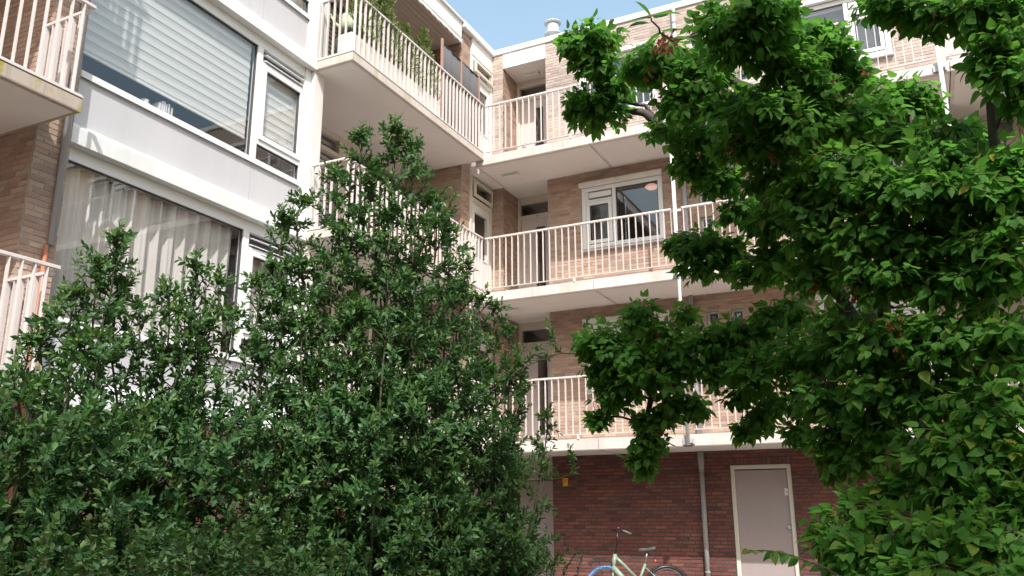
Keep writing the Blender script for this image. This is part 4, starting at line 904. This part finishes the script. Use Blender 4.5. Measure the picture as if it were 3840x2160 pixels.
def maple():
    t = thing('maple_tree', (.08, 4.9, 0), 'leafy green maple with red winged seeds in front of the galleries', 'tree')
    tr = smooth_path([(.10, 4.9, -.05), (.07, 4.88, .5), (.05, 4.86, 1.0), (.07, 4.9, 1.55)], 4)
    MB().tube(tr, np.linspace(.085, .07, len(tr)), 12).build('trunk', M['bark'], t, smooth=True)
    knots = []
    for i, l in enumerate(MAPLE_LIMBS):
        p = smooth_path(l, 5, .03); r0 = .062 if i == 0 else .04
        MB().tube(p, np.linspace(r0, .010, len(p)), 9).build('limb', M['bark'], t, smooth=True); knots += list(p)
    K = np.array(knots)
    tw = MB(); pos = []; ax = []; nr = []; size = []; age = []; kp = []
    for cx, cy, cz, ru, rv in MAPLE_CLUMPS:
        c = np.array((cx, cy, cz)); rad = max(ru, rv)
        root = K[np.argmin(np.linalg.norm(K - c, axis=1) + .4 * np.maximum(0, K[:, 2] - cz))]
        mid = (c + root) / 2 + np.array((0, 0, .03))
        tw.tube(smooth_path([root, mid, c], 3, .01), np.linspace(.011, .005, 7), 5)
        n = int(22 + 850 * ru * rv)
        dirs = rand_dir(n); dirs[:, 2] = dirs[:, 2] * .75 + .06
        right = np.array(CR); up = np.array(-CD); fw = np.array(CF)
        for d_ in unit(dirs):
            a, b2, c2 = d_ @ right, d_ @ up, d_ @ fw; k_ = RNG.uniform(.45, 1.0) ** .5 * (1.25 if RNG.random() < .16 else 1.0)
            tip = c + (right * a * ru + up * b2 * rv + fw * c2 * rad * 1.1) * k_; tip[2] -= .10 * rad * RNG.random() if b2 < 0 else 0
            st_ = c + (tip - c) * .12 + RNG.normal(size=3) * .03; L = np.linalg.norm(tip - st_)
            if L < .05: continue
            mid = (st_ + tip) / 2 + np.array((0, 0, .12 * L)); tw.tube([st_, mid, tip], [.0035, .0028, .0015], 3, False)
            td = unit(tip - mid); m = max(2, int(L / .034)); out = unit((tip - c) * np.array((1, 1, .3)) + 1e-6)
            for j in range(m + 1):
                s = (j + .5) / (m + .5); p = st_ * (1 - s) ** 2 + 2 * mid * s * (1 - s) + tip * s * s
                side = unit(np.cross(td, rand_dir(1)[0]))
                for sg_ in ((1, -1) if j < m else (1, -1, 0)):
                    a_ = td * (.55 if sg_ else 1.0) + side * sg_ * .8 + np.array((0, 0, -.42)) + RNG.normal(size=3) * .22
                    nn_ = np.array((0, 0, .75)) + out * .55 + RNG.normal(size=3) * .34
                    pos.append(p + unit(a_) * .022); ax.append(a_); nr.append(nn_); size.append(.03 + .052 * RNG.beta(2.2, 1.6)); age.append(RNG.uniform(.5, 1) if RNG.random() < .014 else max(0, RNG.normal(.0, .08)) if d_[2] < .4 else max(0, RNG.normal(.08, .12)))
            if RNG.random() < .012: kp.append(tip)
    # one long shoot with broad leaves near the lens, seed bunches
    sh = smooth_path([(-.82, 3.9, 3.98), (-.85, 3.55, 3.76), (-.83, 3.2, 3.6), (-.80, 2.95, 3.52)], 4, .01); tw.tube(sh, np.linspace(.008, .003, len(sh)), 6)
    for p, a_ in (((-.80, 2.95, 3.52), (-.8, -.2, .12)), ((-.82, 3.0, 3.53), (-.5, -.5, -.1)), ((-.80, 2.95, 3.52), (-.3, -.2, .7)), ((-.79, 2.97, 3.54), (.9, .3, .2)), ((-.80, 3.0, 3.55), (.7, .6, .4)), ((-.82, 3.2, 3.6), (.9, .1, .1)), ((-.82, 3.2, 3.6), (-.9, .2, -.1)), ((-.85, 3.5, 3.74), (-.8, .1, .2)), ((-.85, 3.5, 3.74), (.8, .2, .0))):
        pos.append(np.array(p)); ax.append(np.array(a_)); nr.append(np.array((.1, -.5, .8)) + RNG.normal(size=3) * .2); size.append(RNG.uniform(.09, .115)); age.append(.1)
    kp += [np.array((-.83, 3.25, 3.6)), np.array((-.79, 3.2, 3.6)), np.array((-.86, 3.3, 3.62))]
    # low shoot by the door
    s2 = smooth_path([(-.2, 4.4, 1.1), (-.40, 3.9, 1.33), (-.55, 3.6, 1.42), (-.68, 3.5, 1.44)], 4, .008); tw.tube(s2, np.linspace(.007, .002, len(s2)), 5)
    for i_, p in enumerate(s2[3:]):
        for sg_ in (1, -1):
            pos.append(p); ax.append(np.array((-.4, -.3, -.25)) + sg_ * np.array((.5, -.35, .15)) + RNG.normal(size=3) * .2); nr.append(np.array((.0, -.5, .8)) + RNG.normal(size=3) * .3); size.append(.06 if i_ < 7 else .035); age.append(.1 if i_ < 7 else .6)
    pos, ax, nr, size, age = map(np.array, (pos, ax, nr, size, age))
    idx = nearest(pos); rest = np.ones(len(pos), bool); rest[idx] = False
    alt = RNG.random(len(pos)) < .35
    for sel, T in ((rest & ~alt, T_MAPLE), (rest & alt, T_MAPLE_ALT)):
        cr = link('crown', leaves_mesh('crown', T, pos[sel], ax[sel], nr[sel], size[sel], age[sel], RNG.uniform(.85, 1.1, sel.sum())), M['leaf_maple'], t); tag(cr, kind='stuff')
    leaf_parts(T_MAPLE, M['leaf_maple'], pos, ax, nr, size, t, idx, age)
    tag(tw.build('twigs', M['twig'], t), kind='stuff')
    sp, sa, sn = [], [], []
    for c in kp:
        for _ in range(9):
            b0 = c + RNG.normal(size=3) * .018 - np.array((0, 0, RNG.uniform(.01, .06)))
            for sg_ in (1, -1): sp.append(b0); sa.append(np.array((sg_ * .35, RNG.normal() * .3, -1.0))); sn.append(rand_dir(1)[0])
    o = link('seed_bunches', leaves_mesh('seed_bunches', T_HOLLY, np.array(sp), np.array(sa), np.array(sn), np.full(len(sp), .028)), M['samara'], t); tag(o, kind='stuff')
maple()

def holly(label, tips, base, dens, mounds):
    t = thing('holly_shrub', base, label, 'shrub', 'holly shrubs before the white bay')
    st = MB(); B = np.array(base, float); sh = []          # leafy shoots: start, direction, length, youth, leaf scale
    def branch(p0, d0, ln, young, big):
        """a side branch that bends upwards, leafy on its outer part, with short twigs"""
        d0 = unit(d0); e = p0 + d0 * ln; e[2] += .10 * ln; m = p0 + d0 * ln * .5; pts = [p0 * (1 - s) ** 2 + 2 * m * s * (1 - s) + e * s * s for s in (0, .33, .67, 1)]
        st.tube(pts, [.0045, .0036, .0027, .0015], 4, False); dd = unit(e - m)
        sh.append((pts[1], pts[3] - pts[1], np.linalg.norm(pts[3] - pts[1]), young, big))
        for s in np.arange(.3, 1.0, .075 / max(ln, .08)):
            p = p0 * (1 - s) ** 2 + 2 * m * s * (1 - s) + e * s * s; sh.append((p, dd + RNG.normal(size=3) * .62 + np.array((0, 0, .12)), RNG.uniform(.045, .125), young, big))
    for x, y, z, w_ in tips:
        tip = np.array((x, y, z - .05)); thin = w_ < .4
        foot = np.array((x * .72 + B[0] * .28 + RNG.normal() * .1, y * .72 + B[1] * .28 + RNG.normal() * .1, .05))
        if thin: foot = tip + (np.array((B[0], B[1], tip[2] - .9)) - tip) * .7
        path = smooth_path([foot, foot * .5 + tip * .5 + RNG.normal(size=3) * .06, tip - np.array((RNG.normal() * .03, RNG.normal() * .03, .2)), tip], 7, .02)
        st.tube(path, np.linspace(.012 if not thin else .006, .002, len(path)), 5)
        L = np.linalg.norm(tip - foot); h = .03; g = RNG.uniform(0, 6.3)
        sh.append((path[-4], path[-1] - path[-4], np.linalg.norm(path[-1] - path[-4]), .5, 1))
        while h < L - .15:
            s = 1 - h / L; p = path[min(len(path) - 1, int(s * (len(path) - 1)))]; g += 2.4 + RNG.normal() * .3
            ln = min(.012 + .06 * h if h < .45 else .039 + .235 * (h - .45), .46) * RNG.uniform(.45, 1.25) * (w_ if not thin else .5); el = 1.25 - .35 * min(h, 1.6) + RNG.normal() * .15
            branch(p, np.array((math.cos(g), math.sin(g), el)), ln, max(0, .5 - h * .7), 1 if h < 1.3 else 1.12); h += RNG.uniform(.5, 1.5) * .055 / (dens * 1.15 if h > 1.05 else (.74 if dens > 1.3 else .95) if h > .5 else .62)
    for x, y, z, r_, k in mounds:                            # low rounded growth round the foot
        for _ in range(k):
            d_ = rand_dir(1)[0]; d_[2] = abs(d_[2]) * .9 - .1; p = np.array((x, y, z)) + d_ * r_ * RNG.uniform(.45, .9)
            branch(p, d_ + unit(EYE - p) * .35 + np.array((0, 0, .25)), RNG.uniform(.12, .30), 0, RNG.uniform(1.05, 1.3))
    P = np.array([a[0] for a in sh]); D = unit(np.array([a[1] for a in sh])); Ln = np.array([a[2] for a in sh]); Yg = np.array([a[3] for a in sh]); Bg = np.array([a[4] for a in sh])
    U = unit(np.cross(D, (.31, .2, .9))); Vv = np.cross(D, U)
    m = np.maximum(3, (Ln / (.0108 * Bg)).astype(int)); i = np.repeat(np.arange(len(sh)), m); j = np.arange(len(i)) - np.repeat(np.cumsum(m) - m, m); s = (j + 1) / m[i]; n = len(i)
    an = RNG.uniform(0, 6.3, len(sh))[i] + j * 2.4 + RNG.normal(size=n) * .2; o = U[i] * np.cos(an)[:, None] + Vv[i] * np.sin(an)[:, None]; sc = s[:, None]
    pos = P[i] + D[i] * (Ln[i] * s)[:, None]; ax = o * (1.0 - .45 * sc) + D[i] * (.45 + .6 * sc) + RNG.normal(size=(n, 3)) * .18
    nr = D[i] * .9 - o * .2 + np.array((0, 0, .3)) + RNG.normal(size=(n, 3)) * .22
    size = (.033 + .028 * RNG.beta(2, 1.6, n)) * np.where(s < .85, 1, .8) * Bg[i]
    age = np.clip(RNG.normal(.0, .07, n) + Yg[i] * .55 + np.where((s > .75) & (RNG.random(n) < .3), .25, 0), 0, 1)
    idx = nearest(pos); rest = np.ones(n, bool); rest[idx] = False
    c = link('crown', leaves_mesh('crown', T_HOLLY, pos[rest], ax[rest], nr[rest], size[rest], age[rest], RNG.uniform(.85, 1.3, rest.sum())), M['leaf_holly'], t); tag(c, kind='stuff')
    leaf_parts(T_HOLLY, M['leaf_holly'], pos, ax, nr, size, t, idx, age)
    tag(st.build('stems', M['stem_green'], t), kind='stuff'); print('holly leaves', n)
holly('low spreading glossy holly under the curtained window', HOLLY_LOW, (-3.97, 3.34, 0), 1.25, [(-3.85, 2.75, 1.75, .45, 45), (-3.7, 3.6, 1.8, .45, 45), (-3.6, 3.9, 1.6, .42, 40), (-3.9, 2.4, 1.6, .45, 40), (-3.75, 2.45, 1.15, .55, 60), (-3.6, 2.95, 1.25, .5, 60), (-3.55, 3.45, 1.1, .5, 55), (-3.45, 3.85, 1.2, .45, 50), (-3.7, 2.2, .8, .5, 40), (-3.75, 3.2, 1.6, .45, 40)])
holly('tall pointed glossy holly in front of the corner balconies', HOLLY_TALL, (-3.1, 4.95, 0), 1.4, [(-3.3, 4.3, 1.9, .45, 45), (-2.95, 4.85, 2.0, .5, 50), (-2.9, 5.2, 1.75, .4, 40), (-3.25, 4.2, 1.1, .5, 55), (-3.0, 4.6, 1.2, .5, 55), (-2.75, 5.1, 1.1, .5, 50), (-2.85, 5.3, 1.2, .38, 40), (-3.1, 4.5, 1.6, .5, 45)])

def underplant(name, label, spots, n, mat, leaf, group, spread, up):
    t = thing(name, (spots[0][0], spots[0][1], 0), label, 'shrub', group); st = MB(); pos = []; ax = []; nr = []; size = []; age = []
    for x, y, z in spots:
        for _ in range(n):
            foot = np.array((x + RNG.normal() * spread, y + RNG.normal() * spread, z - RNG.uniform(.35, .8))); a = RNG.uniform(0, 6.3); o = np.array((math.cos(a), math.sin(a), 0))
            tip = np.array((foot[0], foot[1], z + RNG.normal() * .07)) + o * RNG.uniform(.05, .3); mid = (foot + tip) / 2 + np.array((0, 0, .12))
            pts = np.array([foot * (1 - s) ** 2 + 2 * mid * s * (1 - s) + tip * s * s for s in np.linspace(0, 1, 7)]); st.tube(pts, np.linspace(.004, .0015, 7), 3, False)
            L = np.linalg.norm(tip - foot); m = int(L / .016)
            for j in range(m):
                s = (j + .5) / m; p = foot * (1 - s) ** 2 + 2 * mid * s * (1 - s) + tip * s * s; td = unit(2 * (mid - foot) * (1 - s) + 2 * (tip - mid) * s); sdv = unit(np.cross(td, (0, 0, 1.)) + RNG.normal(size=3) * .25)
                for sg_ in (1, -1):
                    pos.append(p); ax.append(sdv * sg_ + td * .5 + RNG.normal(size=3) * .2); nr.append(np.array((0, 0, 1.)) + RNG.normal(size=3) * .35); size.append(RNG.uniform(.016, .028) * leaf); age.append(max(0, RNG.normal(.05, .1) + .5 * max(0, s - .7)))
    pos, ax, nr, size, age = map(np.array, (pos, ax, nr, size, age))
    o = link('foliage', leaves_mesh('foliage', T_SMALL, pos, ax, nr, size, age), M[mat], t); tag(o, kind='stuff'); tag(st.build('stems', M['twig'], t), kind='stuff')
underplant('privet_shrub', 'small-leaved shrub along the foot of the low holly', UNDER[:5], 19, 'leaf_small', 1.45, 'small-leaved shrubs at the foot of the hollies', .16, 1)
underplant('privet_shrub', 'small-leaved shrub at the foot of the tall holly', UNDER[5:9], 16, 'leaf_small', 1.4, 'small-leaved shrubs at the foot of the hollies', .16, 1)
underplant('privet_shrub', 'small-leaved shrub growing before the ground floor niche door', UNDER[9:], 40, 'leaf_small', 1.1, 'small-leaved shrubs at the foot of the hollies', .22, 1)

# conifers in the planter
def conifer(y, h, r_, label):
    t = thing('conifer', (-7.43, y, zt_ + .41), label, 'conifer', 'conifers in the woven planter'); MB().tube([(-7.43, y, zt_ + .40), (-7.43, y, zt_ + .41 + h * .9)], [.014, .004], 6).build('stem', M['twig'], t)
    n = int(5200 * h * r_ / .35); s = RNG.random(n) ** .75; a = RNG.uniform(0, 6.28, n); lobe = 1 + .45 * np.sin(a * 3 + s * 9 + y) + .3 * np.sin(s * 31 + y * 5); rr = r_ * np.clip(1.08 - s, .03, 1) ** .8 * np.sqrt(RNG.uniform(.1, 1, n)) * lobe + .012
    o = np.stack((np.cos(a), np.sin(a), np.zeros(n)), 1); p = np.array((-7.43, y, zt_ + .41)) + o * rr[:, None] + np.stack((np.zeros(n), np.zeros(n), s * h), 1)
    ax = o * .6 + np.array((0, 0, .9)) + RNG.normal(size=(n, 3)) * .35
    c = link('crown', leaves_mesh('crown', T_HOLLY, p, ax, rand_dir(n), RNG.uniform(.03, .075, n), np.clip(RNG.normal(.1, .15, n), 0, 1), np.full(n, .8)), M['leaf_fir'], t); tag(c, kind='stuff')
conifer(9.78, 1.25, .24, 'tall pale green conifer at the open end of the woven planter')
conifer(10.38, 1.45, .26, 'tallest pale green conifer in the woven planter')
conifer(11.0, 1.05, .24, 'pale green conifer third along the woven planter')
conifer(11.62, 1.28, .22, 'pointed pale green conifer beside the dark privacy screen')

# ------------------------------------------------------------------ trees standing behind the lens, they shade the bed
M['leaf_lime'] = leafmat('lime_leaf', [(0, (.05, .11, .02)), (1, (.09, .16, .03))], (.1, .2, .03), .5, .3, .3)
def shade_tree(x, y, h, blobs, n, label):
    t = thing('lime_tree', (x, y, 0), label, 'tree', 'lime trees shading the bed')
    MB().tube(smooth_path([(x, y, -.05), (x + .05, y, 2), (x, y + .1, h * .6), (x, y + .2, h)], 4, .03), np.linspace(.16, .04, 13), 12).build('trunk', M['bark'], t, smooth=True)
    pos = []; lb = MB()
    for bx, by, bz, r_ in blobs:
        lb.tube(smooth_path([(x, y + .1, h * .55), ((x + bx) / 2, (y + by) / 2, (h * .55 + bz) / 2 + .3), (bx, by, bz)], 4, .03), np.linspace(.06, .015, 9), 6)
        d_ = rand_dir(n); pos.append(np.array((bx, by, bz)) + d_ * (r_ * RNG.random((n, 1)) ** .45))
    lb.build('limbs', M['bark'], t); pos = np.concatenate(pos); k = len(pos)
    ax = rand_dir(k) + np.array((0, 0, -.5)); nr = np.array((0, 0, 1.)) + rand_dir(k) * .7
    o = link('crown', leaves_mesh('crown', T_BIG, pos, ax, nr, RNG.uniform(.10, .17, k)), M['leaf_lime'], t); tag(o, kind='stuff')
shade_tree(6.8, -7.4, 17.5, [(5.85, -6.6, 15.7, 1.1), (6.65, -6.2, 16.9, 1.3), (7.45, -7.0, 16.3, 1.4), (6.25, -7.4, 17.7, 1.4), (5.45, -5.9, 17.0, 1.0), (7.65, -6.2, 15.1, 1.2), (6.45, -6.6, 18.9, 1.2), (5.25, -6.0, 18.5, 1.0), (8.25, -7.2, 17.5, 1.3)], 310, 'tallest lime tree standing behind the viewer')
shade_tree(3.9, -7.6, 15.2, [(2.65, -7.2, 14.5, 1.0), (3.55, -6.6, 15.1, 1.0), (4.15, -5.7, 15.3, 0.9), (4.55, -6.8, 15.7, 1.1), (3.05, -8.0, 15.3, 1.1), (3.35, -5.9, 14.3, 0.8), (3.95, -7.7, 14.5, 1.0), (4.85, -5.6, 14.5, 0.8)], 170, 'lower lime tree standing behind the viewer')
